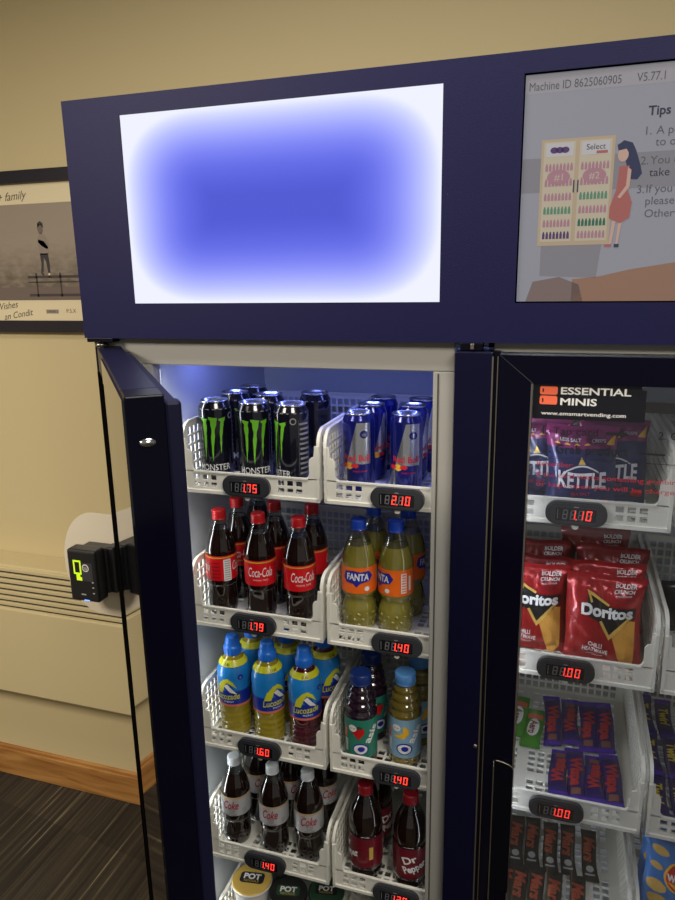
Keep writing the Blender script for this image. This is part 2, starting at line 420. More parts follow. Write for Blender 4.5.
poly(b, rect(-.315, -.145, .22, -.105), L1, 'photo_skin')
for z in (-.070, -.088, -.126): poly(b, rect(-.02, z-.008 if z != -.088 else z-.004, .22, z), L2, 'photo_bench')
for x in (.01, .10, .19): poly(b, rect(x, -.135, x+.006, -.062), L2, 'photo_bench')
P = lambda pts, m: poly(b, [(x*.001+.052, z*.001-.045) for x, z in pts], L2, m)
P([(-18, 62), (-14, 38), (16, 38), (18, 62), (20, 72), (12, 92), (-2, 104), (-12, 98), (-20, 84)], 'photo_shirt')
P([(-16, 84), (4, 78), (18, 60), (14, 54), (-6, 64), (-18, 76)], 'photo_dark')
P([(-16, 42), (14, 42), (17, 10), (15, -18), (8, -18), (4, 18), (-3, 30), (-6, 8), (-10, -16), (-18, -12), (-14, 12)], 'photo_dark')
P([(-20, -12), (-10, -18), (-8, -26), (-14, -24), (-20, -16)], 'photo_dark'); P([(8, -16), (15, -16), (14, -36), (8, -28)], 'picture_mat')
P([(-12, 128), (-16, 116), (-12, 102), (-2, 100), (4, 108), (4, 122), (-2, 130)], 'photo_skin')
P([(-14, 118), (-14, 132), (-4, 138), (6, 132), (7, 118), (2, 122), (-4, 128)], 'photo_dark')
b.build('photograph', pf, (.0, -.013, .245))

# ------------------------------------------------------------------ the vending machine
VM = thing('vending_machine', 'black glare-tinted two-door chilled vending machine with a lit sign above the shelves', 'vending machine', (-.15, 0, 0))
def vm(mb, name, par=None, label=None, loc=(0, 0, 0), rot=(0, 0, 0)):
    o = mb.build(name, par or VM, loc, rot)
    if par is None: o.location = (loc[0]+.15, loc[1], loc[2])
    if label: o['label'] = label
    return o
# header
b = MB(); b.box((-.922, .014, 1.787), (.622, .66, 2.222), 'black_coat_glare_tint', .004)
xs = [-.922, -.800, -.209, -.084, .506, .622]; zs = [1.787, 1.854, 2.189, 2.222]
b.plate(xs, zs, {(1, 1), (3, 1)}, lambda u, v, w: (u, .016-w, v), .016, 'black_coat_glare_tint')
vm(b, 'header')
b = MB(); b.box((-.2955, 0, -.1675), (.2955, .008, .1675), 'lit_sign'); vm(b, 'lit_sign_panel', loc=(-.5045, .003, 2.0215), label='glowing blank sign panel, blue in the middle and white at its edges')
b = MB(); b.box((-.084, .005, 1.854), (.506, .013, 2.189), 'screen_grey')
F = lambda k: flat(.005-.0003*k, 0, 1.9)
f1, f2, f3, f4, f5 = F(1), F(2), F(3), F(4), F(5)
poly(b, rect(-.084, .262, .506, .289), f1, 'screen_band'); poly(b, rect(-.084, .12, .506, .17), f1, 'screen_shadow')
text(b, 'Machine ID 8625060905', f2, 'screen_text', -.078, .272, wd=.130, h=.0118, align='L')
text(b, 'V5.77.1', f2, 'screen_text', .073, .272, wd=.038, h=.0118, align='L')
text(b, 'Tips', f2, 'screen_bold', .092, .226, h=.0125, bold=.02, align='L')
for x, z, tx, mm in [(.091, .199, '1.', 'screen_text'), (.105, .199, 'A product', 'screen_text'), (.105, .183, 'to open', 'screen_text'), (.087, .158, '2.', 'screen_text'), (.100, .158, 'You can', 'screen_text'), (.100, .141, 'take', 'screen_bold'),
                 (.085, .118, '3.', 'screen_text'), (.098, .118, 'If you', 'screen_text'), (.098, .101, 'please', 'screen_text'), (.098, .083, 'Otherwise', 'screen_text')]:
    text(b, tx, f2, mm, x, z, h=.0115, align='L')
hill = [(.0, -.046), (.505, -.046), (.505, .04), (.25, .022), (.146, .011), (.085, .002), (.04, -.008), (0, -.012)]
poly(b, hill, f1, 'screen_hill')
poly(b, [(-.07, -.046), (.018, -.046), (.01, -.02), (-.02, -.008), (-.06, -.015)], f1, 'screen_hill_dim')
poly(b, [(-.05, -.006), (.035, -.01), (.04, .040), (-.05, .044)], f1, 'screen_shadow')
# drawn cabinet
poly(b, rect(-.056, .040, .050, .196), f2, 'screen_tan')
for k, x in enumerate((-.052, .0)):
    poly(b, rect(x, .046, x+.046, .192), f3, 'screen_cream')
    poly(b, rect(x+.003, .171, x+.043, .190), f4, 'screen_white')
    if k: text(b, 'Select', f5, 'screen_bold', x+.023, .182, h=.008); poly(b, rect(x+.024, .172, x+.04, .176), f5, 'screen_dress')
    else:
        for q in (-8, 0, 8): poly(b, circ(x+.023+q*.001, .180, .006, .0045), f5, 'screen_purple')
    for r, (z, mm) in enumerate([(.150, 'screen_pink'), (.128, 'screen_pink'), (.107, 'screen_green' if k else 'screen_pink'), (.087, 'screen_pink' if k else 'screen_green'), (.068, 'screen_teal' if k else 'screen_pink'), (.050, 'screen_pink' if k else 'screen_purple')]):
        for q in range(8):
            cx = x+.005+q*.0052; hh = .011
            poly(b, [(cx-.0019, z), (cx+.0019, z), (cx+.0019, z+hh*.6), (cx+.0008, z+hh), (cx-.0008, z+hh), (cx-.0019, z+hh*.6)], f4, mm)
    poly(b, circ(x+.023, .141, .017, .011), f5, 'screen_pink'); text(b, '#1' if k == 0 else '#2', F(6), 'screen_cream', x+.023, .141, h=.010)
for x in (-.006, .0): poly(b, rect(x-.001, .118, x+.001, .136), f5, 'screen_hair')
# drawn woman
poly(b, [(.054, .182), (.062, .188), (.074, .184), (.080, .172), (.087, .152), (.090, .140), (.084, .132), (.074, .133), (.070, .142), (.066, .160), (.058, .170)], f3, 'screen_hair')
poly(b, circ(.062, .168, .0075, .010), f4, 'screen_skin'); poly(b, [(.053, .182), (.062, .187), (.072, .180), (.072, .166), (.066, .176), (.055, .174)], f5, 'screen_hair')
poly(b, [(.058, .152), (.072, .152), (.072, .118), (.079, .100), (.077, .078), (.064, .070), (.048, .078), (.048, .094), (.056, .120)], f4, 'screen_dress')
poly(b, [(.070, .150), (.075, .146), (.074, .122), (.062, .106), (.058, .108), (.069, .124)], f5, 'screen_skin')
poly(b, [(.053, .074), (.058, .073), (.054, .040), (.050, .040)], f4, 'screen_skin'); poly(b, [(.062, .072), (.067, .073), (.063, .040), (.060, .040)], f4, 'screen_skin')
poly(b, rect(.044, .036, .054, .040), f4, 'screen_dress'); poly(b, rect(.058, .035, .065, .040), f4, 'screen_hair')
vm(b, 'information_screen', label='dim grey touch screen with tips text and a drawn woman beside a cabinet')
# thin bright edging of the screen
b = MB()
for x in (-.086, .506): b.box((x, .0, 1.852), (x+.002, .004, 2.191), 'trim_metal')
for z in (1.852, 2.189): b.box((-.086, .0, z), (.508, .004, z+.002), 'trim_metal')
vm(b, 'screen_edging')

# cabinet body
b = MB()
b.box((-.915, .035, .10), (-.800, .62, 1.787), 'liner_white'); b.box((-.922, .03, .08), (-.912, .66, 1.787), 'black_smooth_glare_tint')
b.box((-.800, .60, .10), (.56, .62, 1.787), 'liner_white'); b.box((-.912, .62, .08), (.612, .66, 1.787), 'black_smooth_glare_tint')
b.box((-.130, .05, .10), (-.120, .60, 1.787), 'liner_white')
b.box((.56, .035, .10), (.612, .62, 1.787), 'liner_white'); b.box((.612, .03, .08), (.622, .66, 1.787), 'black_smooth_glare_tint')
b.box((-.915, .03, .06), (.615, .62, .12), 'liner_white'); b.box((-.922, .02, .0), (.622, .66, .06), 'black_smooth_glare_tint', .003)
b.box((-.800, .05, 1.775), (.56, .60, 1.787), 'liner_white')
vm(b, 'cabinet_body')
b = MB()   # shelf runners
for k in range(5):
    z = 1.464-.308*k
    for x0, x1 in ((-.800, -.752), (-.458, -.432), (-.146, -.130), (-.120, -.104), (.174, .206), (.49, .56)):
        b.box((x0, .12, z-.010), (x1, .60, z-.001), 'liner_white', .001)
    for x0, x1 in ((-.8, -.13), (-.12, .56)): b.box((x0, .575, z-.034), (x1, .60, z-.010), 'beige_frame', .002)
vm(b, 'shelf_runner')
# beige front frame of the open bay
b = MB()
b.box((-.912, .022, 1.734), (-.184, .050, 1.787), 'beige_frame', .002); b.box((-.912, .022, .10), (-.786, .050, 1.734), 'beige_frame', .002)
b.box((-.222, .022, .10), (-.184, .050, 1.734), 'beige_frame', .002); b.box((-.912, .022, .06), (-.184, .050, .10), 'beige_frame', .002)
b.box((-.2135, .020, .10), (-.2115, .024, 1.73), 'dark_gap'); 
b.box((-.118, .022, 1.770), (.60, .040, 1.787), 'beige_frame', .001)
vm(b, 'front_frame')
# mullion post
b = MB(); b.box((-.181, -.004, .06), (-.1165, .03, 1.773), 'black_smooth_glare_tint', .003)
b.box((-.1165, .002, .06), (-.1065, .03, 1.773), 'black_satin')
b.box((-.1185, -.005, .06), (-.1160, .0, 1.765), 'trim_metal'); b.box((-.1100, -.001, .06), (-.1085, .004, 1.765), 'trim_metal')
vm(b, 'centre_post')
for zz in (1.02, .565):
    b = MB(); b.lathe([(0, 0), (.004, 0), (.004, .003), (0, .003)], 'trim_metal', 12)
    b.v = [(x-.124, -.004-z, zz+y) for x, y, z in b.v]; vm(b, 'post_screw')
b = MB(); b.box((-.172, -.002, 1.773), (-.135, .02, 1.787), 'black_satin', .002); b.box((-.155, -.006, 1.776), (-.149, -.001, 1.786), 'trim_metal', .001); vm(b, 'top_bracket')
b = MB(); b.lathe([(0, 1.769), (.012, 1.769), (.012, 1.776), (.006, 1.777), (.006, 1.787), (0, 1.787)], 'trim_metal', 16, c=(-.893, .012)); b.box((-.915, -.003, 1.779), (-.855, .02, 1.787), 'black_satin', .001); vm(b, 'door_hinge')
# interior LED strips, plus an added blue glow under the cabinet top
def led(name, a, c, m, power, col, rot, sx, sy):
    b = MB(); b.box(a, c, m); o = vm(b, name)
    cx = [(a[i]+c[i])/2 for i in range(3)]; off = Vector((0, 0, -1)); 
    import mathutils
    e = mathutils.Euler(rot); off = e.to_matrix() @ off
    area(name+'_light', Vector(cx)+off*.008, rot, sx, sy, power, col)
led('cabinet_lamp', (-.799, .052, .2), (-.793, .060, 1.72), 'led_white', .95, (.93, .97, 1), (0, -PI/2+.0, .6), 1.5, .01)
led('cabinet_lamp', (-.118, .034, .2), (-.110, .044, 1.72), 'led_white', 2.1, (.95, .97, 1), (0, -PI/2, .5), 1.5, .01)
led('added_blue_strip', (-.78, .20, 1.769), (-.15, .215, 1.775), 'added_blue_glow', .8, (.2, .25, 1), (0, 0, 0), .6, .02)  # added light, stands in for blue glare in the upper cabinet

# open left door
DR = D.objects.new('door', None); COL.objects.link(DR); DR.parent = VM; DR['label'] = 'black framed glass door swung wide open towards the viewer'
ang = math.atan2(-.520, .417); DR.location = (-.895+.15, .000, 0); DR.rotation_euler = (0, 0, ang)
ln, th, zt, zb = .668, .045, 1.770, .08; st = .056
def dbox(b, a, c, m, bev=.002): b.box(a, c, m, bev)
b = MB()
dbox(b, (0, 0, zb), (st, th, zt), 'black_satin'); dbox(b, (ln-st, 0, zb), (ln, th, zt), 'black_satin')
dbox(b, (st, 0, zt-st), (ln-st, th, zt), 'black_smooth_glare_tint'); dbox(b, (st, 0, zb), (ln-st, th, zb+st), 'black_satin')
vm(b, 'door_frame', DR)
b = MB(); dbox(b, (ln, .0, zb), (ln+.0015, th-.001, zt-.003), 'black_gloss', 0); vm(b, 'edge_cover', DR)
b = MB()
for a, c in (((.012, th, zb+.01), (.03, th+.018, zt-.012)), ((ln-.03, th, zb+.01), (ln-.004, th+.020, zt-.010)), ((.03, th, zt-.034), (ln-.03, th+.018, zt-.012)), ((.03, th, zb+.01), (ln-.03, th+.018, zb+.03))): dbox(b, a, c, 'rubber_gasket', .004)
vm(b, 'door_seal', DR)
b = MB(); dbox(b, (.20, -.003, zb), (ln-.002, .0, zt-.004), 'door_face_gloss', 0); hs = MB(); dbox(hs, (0, -.004, zb), (.20, 0, zt-.05), 'matte_black', 0); vm(hs, 'hinge_strip', DR)
vm(b, 'outer_glass', DR, 'mirror-like black glass face reflecting the wall')
b = MB(); b.lathe([(0, 0), (.010, 0), (.009, .003), (0, .004)], 'aluminium', 16)
for i, (x, y, z) in enumerate(b.v): b.v[i] = (ln+.0015+z, .022+x, 1.715+y*.55)
vm(b, 'lock_stud', DR)
# closed right door
DC = D.objects.new('door', None); COL.objects.link(DC); DC.parent = VM; DC['label'] = 'closed black framed glass door in front of crisps and chocolate bars'; DC.location = (.15, 0, 0)
b = MB(); x0, x1, z0, z1 = -.107, .60, .08, 1.767; st, tr = .056, .046
for pts in ([(x0, z0), (x0+st, z0+st), (x0+st, z1-tr), (x0, z1)], [(x1, z0), (x1, z1), (x1-st, z1-tr), (x1-st, z0+st)], [(x0, z1), (x0+st, z1-tr), (x1-st, z1-tr), (x1, z1)], [(x0, z0), (x1, z0), (x1-st, z0+st), (x0+st, z0+st)]):
    b.prism(pts, lambda u, v, w: (u, w, v), .03, 'black_gloss' if len(b.v) < 1 else 'black_gloss')
b.prism([(x0+.001, z1), (x0+.0018, z1), (x0+st, z1-tr+.0008), (x0+st-.0008, z1-tr)], lambda u, v, w: (u, -w, v), .0004, 'tag_plastic')
vm(b, 'door_frame', DC)
b = MB()
b.box((x0+st-.003, -.001, z0+st), (x0+st, .0, z1-tr), 'trim_metal')
vm(b, 'frame_beading', DC)
b = MB(); b.box((x0+st, .010, z0+st), (x1-st, .014, z1-tr), 'door_glass'); vm(b, 'glass', DC)
# recessed pull handle
b = MB(); n = 10
arc = [(-.088+.036*math.sin(t*PI/2/n), .985+.013*math.cos(t*PI/2/n)) for t in range(n+1)]
b.prism([(-.088, .70), (-.0515, .70)]+arc[::-1], lambda u, v, w: (u, -w, v), .006, 'black_satin')
b.tube([(-.088, -.006, .71)]+[(u, -.006, v) for u, v in arc], .0011, 'trim_metal', 6); b.box((-.0892, -.0075, .64), (-.0868, -.0045, .985), 'trim_metal', .0006)
b.prism(circ(-.070, .970, .012), lambda u, v, w: (u, -.006-w, v), .001, 'black_gloss')
vm(b, 'handle', DC)
# stickers on the glass
b = MB(); G = lambda k: flat(.0095-.0003*k, 0, H)
b.box((-.050, .0085, H-.2385), (.117, .0098, H-.1805), 'sticker_black')
b.box((.117, .0085, H-.2385), (.1245, .0098, H-.1865), 'sticker_black')
g1, g2 = flat(.0082, 0, H), flat(.0078, 0, H)
poly(b, rrect(-.0395, -.1975, -.0115, -.1835, .003), g1, 'coral_print'); poly(b, rrect(-.0395, -.2140, -.0115, -.1995, .003), g1, 'coral_print')
for z in (-.1935, -.210): poly(b, rect(-.0355, z, -.0335, z+.006), g2, 'sticker_black')
text(b, 'ESSENTIAL', g1, 'white_print', -.0065, -.1905, h=.0115, wd=.108, bold=.022, align='L')
text(b, 'MINIS', g1, 'white_print', -.0065, -.2085, h=.0115, wd=.057, bold=.022, align='L')
text(b, 'www.emsmartvending.com', g1, 'white_print', .030, -.2285, h=.0062, wd=.132, bold=.012)
vm(b, 'brand_sticker', DC, 'black sticker with an orange cabinet icon and white web address')
b = MB()
text(b, '1. Tap card', g1, 'black_print', -.032, -.2585, h=.0125, wd=.088, align='L')
poly(b, [(.068, -.2565), (.090, -.2565), (.090, -.2525), (.103, -.2595), (.090, -.2665), (.090, -.2620), (.068, -.2620)], g1, 'black_print')
text(b, '2. Open door', g1, 'black_print', .147, -.2585, h=.0125, align='L')
text(b, '3. Grab product', g1, 'black_print', -.030, -.289, h=.0155, wd=.134, bold=.012, align='L')
b.box((.120, .0088, H-.292), (.16, .0097, H-.289), 'black_print'); b.box((-.045, .0088, H-.3062), (.2, .0097, H-.3054), 'black_print')
b.box((.118, .0088, H-.222), (.2, .0097, H-.205), 'black_print')
text(b, 'Remember:', g1, 'red_print', -.038, -.316, h=.009, wd=.058, align='L')
text(b, 'If the card wants something grabbing', g1, 'red_print', -.038, -.335, h=.008, wd=.225, align='L')
text(b, 'or kept open you will be charged', g1, 'red_print', -.038, -.352, h=.008, wd=.225, align='L')
vm(b, 'instruction_lettering', DC, 'black and red lettering printed on the door glass')
# card reader on the left side
CR = D.objects.new('card_reader', None); COL.objects.link(CR); CR.parent = VM; CR.location = (-.992+.15, .02, 1.272); CR['label'] = 'black contactless card reader on a pale rounded plate'
b = MB()
pts = [(.078, -.125)]+[(-.0+-.080*math.cos(t)*1.0+0, .122*math.sin(t)) for t in [(-PI/2+PI*i/24) for i in range(25)]]+[(.078, .125)]
pts = [(.078, -.122)]+[(-.085*math.cos(-PI/2+PI*i/24), .122*math.sin(-PI/2+PI*i/24)) for i in range(25)]+[(.078, .122)]
b.prism(pts, lambda u, v, w: (u, .03+w, v), .004, 'frosted_plate'); vm(b, 'mounting_plate', CR, 'pale rounded plate')
b = MB(); b.box((-.020, -.040, -.058), (.054, -.004, .062), 'reader_black', .006, 3); b.box((-.012, -.006, -.05), (.058, .03, .056), 'reader_black', .005); b.box((.05, .0, -.05), (.072, .03, .058), 'reader_black', .004)
vm(b, 'reader_body', CR)
b = MB(); f = lambda u, v, w=0: (u, -.0405-w, v)
poly(b, rect(-.004, -.012, .026, .030), f, 'tag_plastic')
fx = lambda u, v, w=0: (u, -.0409-w, v)
for q in (rect(-.022, .002, -.018, .034), rect(-.006, .002, -.002, .034), rect(-.022, .030, -.002, .034), rect(-.022, .002, -.002, .006), rect(-.016, -.012, -.006, .004), rect(-.006, -.012, -.002, -.004)): poly(b, q, fx, 'reader_lime')
poly(b, circ(.009, .018, .0085), fx, 'white_print'); fy = lambda u, v, w=0: (u, -.0413-w, v)
poly(b, circ(.009, .018, .0066), fy, 'tag_plastic'); text(b, ')))', lambda u, v, w=0: (u, -.0417, v), 'white_print', .009, .018, h=.007)
poly(b, rect(-.008, -.045, .004, -.042), fx, 'grey_print')
for z in (-.015, -.027, -.040): poly(b, rect(.022, z, .027, z+.003), fx, 'grey_print')
poly(b, rect(-.002, -.0575, .012, -.0555), fx, 'blue_led_dot')
b.v = [(x*1.0+.018, y, z*1.02+.004) for x, y, z in b.v]
vm(b, 'reader_display', CR)

# ------------------------------------------------------------------ baskets
BW, BD, BH = .304, .44, .146
def basket_tray():
    b = MB(); t = .0035; mt = 'basket_plastic'
    hw = BW/2
    # front lip with 3x2 holes at each end
    xs = [-hw]; holes = set()
    for sgn in (0, 1):
        base = -hw+.024 if sgn == 0 else hw-.036-.054
        for k in range(3): xs += [base+k*.0195, base+k*.0195+.0135]
    xs.append(hw); ys = [0, .0105, .0215, .0265, .0375, .045]
    for k in range(len(xs)-1):
        if k % 2 == 1 and k < 12 : holes |= {(k, 1), (k, 3)}
    b.plate(xs, ys, holes, lambda u, v, w: (u, w, v), t, mt)
    # ears with fillets
    for sg in (-1, 1):
        P0 = [(-hw, .043), (-hw+.034, .043)]
        P0 += [(-hw+.034-.012*math.sin(a), .057-.012*math.cos(a)) for a in [PI/2*i/6 for i in range(7)]]
        P0 += [(-hw+.022-.010+.010*math.cos(a), .080+.010*math.sin(a)) for a in [PI/2*i/6 for i in range(7)]]
        P0 += [(-hw+.010, .112), (-hw, .112)]
        if sg > 0: P0 = [(-x, y) for x, y in P0][::-1]
        b.prism(P0, lambda u, v, w: (u, w, v), t, mt)
        b.box((sg*hw-(.0 if sg < 0 else .006), -.003, 0), (sg*hw+(.006 if sg < 0 else 0), .004, .112), mt)
    b.box((-hw, -.003, -.003), (hw, .004, .005), mt, .001); b.box((-hw+.025, -.002, .042), (hw-.025, .004, .0455), mt)
    # side walls
    R = .034
    top = lambda y: BH if y >= R else BH-R+math.sqrt(max(0, R*R-(R-y)**2))
    ny = 24; ys2 = [.0035, .018]
    while ys2[-1] < BD-.02: ys2 += [ys2[-1]+.0045, ys2[-1]+.0045+.0125]
    ys2.append(BD); zs2 = [0, .012]
    for k in range(6): zs2 += [.012+k*.0205+.0155, .012+k*.0205+.0205]
    zs2[-1] = .146; zs2 = sorted(zs2)
    hs = {(i, j) for i in range(2, len(ys2)-1, 2) for j in range(1, len(zs2)-1, 2)}
    for sg in (-1, 1):
        x = sg*hw
        b.plate(ys2, zs2, hs, (lambda u, v, w, x=x, sg=sg: (x-sg*w, u, v*top(u)/BH)), .0028, mt)
        path = [(0.0, .05), (0, .112)]+[(R-R*math.cos(a), BH-R+R*math.sin(a)) for a in [PI/2*i/8 for i in range(1, 9)]]+[(BD, BH)]
        vs = []; fs = []
        for i, (y, z) in enumerate(path):
            p0 = path[max(0, i-1)]; p1 = path[min(len(path)-1, i+1)]; dy, dz = p1[0]-p0[0], p1[1]-p0[1]; l = math.hypot(dy, dz); nx, nz = dz/l, -dy/l
            for ww, xx in ((0, 0), (0, .0065), (.0035, .0065), (.0035, 0)): vs.append((x-sg*xx+sg*.001, y+nx*ww, z+nz*ww))
        for i in range(len(path)-1):
            for k in range(4): fs.append((i*4+k, i*4+(k+1) % 4, (i+1)*4+(k+1) % 4, (i+1)*4+k))
        b.add(vs, fs, mt)
    # back wall
    xs3 = [-hw, -hw+.015]
    while xs3[-1] < hw-.02: xs3 += [xs3[-1]+.0125, xs3[-1]+.017]
    xs3.append(hw); hb = {(i, j) for i in range(1, len(xs3)-2, 2) for j in range(1, len(zs2)-1, 2)}
    b.plate(xs3, zs2, hb, lambda u, v, w: (u, BD-w, v), .0028, mt); b.box((-hw, BD-.008, BH-.004), (hw, BD, BH), mt)
    # floor grid
    xf = [-hw, -hw+.010]
    while xf[-1] < hw-.03: xf += [xf[-1]+.014, xf[-1]+.0195]
    xf.append(hw); yf = [.003, .014]
    while yf[-1] < BD-.03: yf += [yf[-1]+.014, yf[-1]+.0195]
    yf.append(BD); hf = {(i, j) for i in range(1, len(xf)-2, 2) for j in range(1, len(yf)-2, 2) if (i//2) % 4 != 3 and (j//2) % 5 != 4}
    b.plate(xf, yf, hf, lambda u, v, w: (u, v, .002+w), .003, mt)
    return b
SEG = {'0': 'abcdef', '1': 'bc', '2': 'abged', '3': 'abgcd', '4': 'fgbc', '5': 'afgcd', '6': 'afgedc', '7': 'abc', '9': 'abcdfg', '8': 'abcdefg', ' ': ''}
def digits(b, price, fn):
    w, h, t = .0088, .0180, .0021
    segs = {'a': (0, h-t, w, h), 'g': (0, h/2-t/2, w, h/2+t/2), 'd': (0, 0, w, t), 'f': (0, h/2+.0006, t, h-.0006), 'e': (0, .0006, t, h/2-.0006), 'b': (w-t, h/2+.0006, w, h-.0006), 'c': (w-t, .0006, w, h/2-.0006)}
    for i, ch in enumerate(price):
        x = -.0235+i*.0132
        for k, (a, c, d, e) in segs.items():
            sl = .10
            q = [(x+u+v*sl, v-h/2) for u, v in rect(a, c, d, e)]
            poly(b, q, fn, 'digit_on' if k in SEG[ch] else 'digit_off')
        if i == 1: poly(b, [(x+u, v-h/2) for u, v in rect(w+.0012, -.0005, w+.0034, .0019)], fn, 'digit_on')
    poly(b, rect(-.0315, -h/2, -.0302, h/2), fn, 'digit_off')
tray_mesh = None
def basket(x, row, price, lab, tagx=0):
    global tray_mesh
    z = 1.464-.308*row
    r = thing('wire_basket' if 0 else 'shelf_basket', lab, 'basket', (x, .06, z), 0, 'slotted plastic baskets on the machine shelves')
    if tray_mesh is None: tray_mesh = basket_tray().build('tray', r).data
    else: o = D.objects.new('tray', tray_mesh); COL.objects.link(o); o.parent = r
    b = MB()
    pts = rrect(-.052, -.0215, .052, .0215, .020, 6)
    b.prism(pts, lambda u, v, w: (u+tagx, -.003-w, v+.021), .009, 'tag_plastic'); b.prism(rrect(-.049, -.0185, .049, .0185, .017, 6), lambda u, v, w: (u+tagx, -.012-w, v+.021), .002, 'tag_plastic')
    b.prism(circ(tagx, -.004, .006, n=14), lambda u, v, w: (u, -.0035-w, v), .003, 'basket_plastic')
    fn = lambda u, v, w=0: (u+tagx, -.0147, v+.021)
    poly(b, rrect(-.004, .0125, .004, .0145, .0008), fn, 'grey_print')
    tg = b.build('price_tag', r); tg['label'] = 'dark capsule price tag with red digits'
    b = MB(); b.prism(rrect(-.0345, -.0125, .0335, .0105, .002, 3), lambda u, v, w: (u+tagx, -.014-w, v+.021), .0006, 'tag_window')
    digits(b, price, lambda u, v, w=0: (u+tagx, -.0149, v+.020)); b.build('price_display', tg)
    return r
BX = [-.603, -.289, .034, .348]
col_names = ['open bay, left column', 'open bay, right column', 'closed bay, left column', 'closed bay, far right']
cont = {(0, 0): ('8175', 'black energy drink cans'), (0, 1): ('8179', 'red-labelled cola bottles'), (0, 2): ('8160', 'blue-sleeved sports drinks'), (0, 3): ('8140', 'silver-labelled cola bottles'), (0, 4): ('8130', 'instant noodle pots'),
        (1, 0): ('8210', 'blue and silver energy cans'), (1, 1): ('8140', 'orange soda bottles'), (1, 2): ('8140', 'juice bottles with fruit labels'), (1, 3): ('8120', 'maroon-labelled soda bottles'), (1, 4): ('8120', 'a black-lidded noodle pot'),
        (2, 0): ('8110', 'navy crisp bags'), (2, 1): ('8100', 'red tortilla chip bags'), (2, 2): ('8100', 'purple chocolate bars'), (2, 3): ('8100', 'black-wrapped chocolate bars'),
        (3, 0): ('8110', 'nothing in view'), (3, 1): ('8110', 'dark snack bags'), (3, 2): ('8100', 'purple bars with yellow lettering'), (3, 3): ('8110', 'a blue crisp bag')}
for (c, r), (pr, what) in cont.items():
    pr = ' '+pr[1:]
    basket(BX[c], r, pr, ('off-white slotted basket, empty, ' if what[:3] == 'not' else 'off-white basket holding %s, ' % what)+col_names[c], tagx=-.004 if c == 0 else -.003)
def fz(row): return 1.464-.308*row+.0052      # the floor level inside the baskets of a row

# ------------------------------------------------------------------ cans
def can_profile(r, h):
    return [(0, .004), (r*.70, .004), (r*.76, 0), (r*.80, .0015), (r*.86, .006), (r, .012), (r, h-.018), (r*.97, h-.013), (r*.84, h-.005), (r*.83, h-.003)]
def can_lid(r, h, par, m='aluminium'):
    b = MB(); b.lathe([(r*.83, h-.004), (r*.87, h-.003), (r*.875, h-.0005), (r*.85, h), (r*.80, h-.001), (r*.77, h-.006), (r*.72, h-.0065), (r*.70, h-.004), (0, h-.004)], m, 40); o = b.build('lid', par)
    b = MB(); b.prism(circ(0, 0, .007, .011), lambda u, v, w: (u, v-.006, h-.0038+w), .0012, 'aluminium_dull'); b.prism(circ(0, -.014, .007, .007), lambda u, v, w: (u, v+.004, h-.0039+w), .0004, 'aluminium_dull'); b.build('pull_tab', o)
def claw(u0, w, top, length, seed):
    rnd = random.Random(seed); n = 12; L = []; R_ = []
    for i in range(n+1):
        t = i/n; wd = w*(1-t)**.8*(.75+.5*rnd.random()) if i else w*1.5; c = u0+.0022*math.sin(t*3+seed)+.004*t*(-1 if seed == 3 else 1)*(seed != 2); z = top-length*t
        L.append((c-wd/2, z)); R_.append((c+wd/2, z))
    return L+R_[::-1]
def energy_can():
    r, h = .033, .168; p = can_profile(r, h); t = thing('drink_can', '', 'can')
    b = MB(); b.lathe(p, 'can_black', 44); fn = cyl(p, .0003)
    for sh in (0,):
        for q in (claw(-.0190, .0095, .134, .082, 1), claw(.0005, .0105, .136, .088, 2), claw(.0200, .0085, .133, .070, 3)):
            n = len(q)//2
            for i in range(n-1): poly(b, [q[i], q[i+1], q[-i-2], q[-i-1]], fn, 'claw_green', .0035)
        for q in ([(-.027, .137), (-.011, .134), (-.013, .130), (-.024, .131)], [(-.008, .138), (.008, .136), (.007, .132), (-.006, .132)], [(.012, .134), (.027, .137), (.024, .132), (.013, .130)]): poly(b, q, fn, 'claw_green', .0035)
        text(b, 'MONSTER', fn, 'white_print', 0, .037, h=.0125, wd=.066, bold=.01, step=.004)
        text(b, 'ENERGY', fn, 'claw_green', 0, .024, h=.004, wd=.022, step=.004)
    for k in range(14): poly(b, rect(k*.0136-.095, h-.016, k*.0136-.090+random.uniform(-.001, .003), h-.0145), fn, 'grey_print', .003)
    # barcode and small print side
    for k in range(11): poly(b, rect(.052+(k % 2)*.001, .035+k*.0095, .078-random.random()*.004, .037+k*.0095+.002), fn, 'grey_print', .003)
    for k in range(2): poly(b, rect(.050, .03, .0508, .14), fn, 'grey_print', .003)
    poly(b, circ(.040, .138, .0065, n=14), fn, 'grey_print', .003); poly(b, circ(.040, .138, .0045, n=14), cyl(p, .0005), 'can_black', .003)
    b.build('can_body', t); can_lid(r, h, t); return t
GE = 'black energy drink cans with green claw marks'
z = fz(0)
place(energy_can, [
 ('black can with green claw mark, front left of the top left basket', -.708, .125, z, .30),
 ('black can with green claw mark, front middle of the top left basket', -.615, .121, z, .42),
 ('black can turned sideways showing small print, front right of the top left basket', -.530, .118, z, -.75),
 ('black can behind the front left can in the top left basket', -.712, .232, z, 1.2),
 ('black can behind the front middle can in the top left basket', -.624, .222, z, 2.2),
 ('black can rearmost on the left of the top left basket', -.708, .325, z, 2.0),
 ('black can at the back right corner of the top left basket', -.530, .262, z, 2.6)], GE, (1.07, 1.07, 1.075))

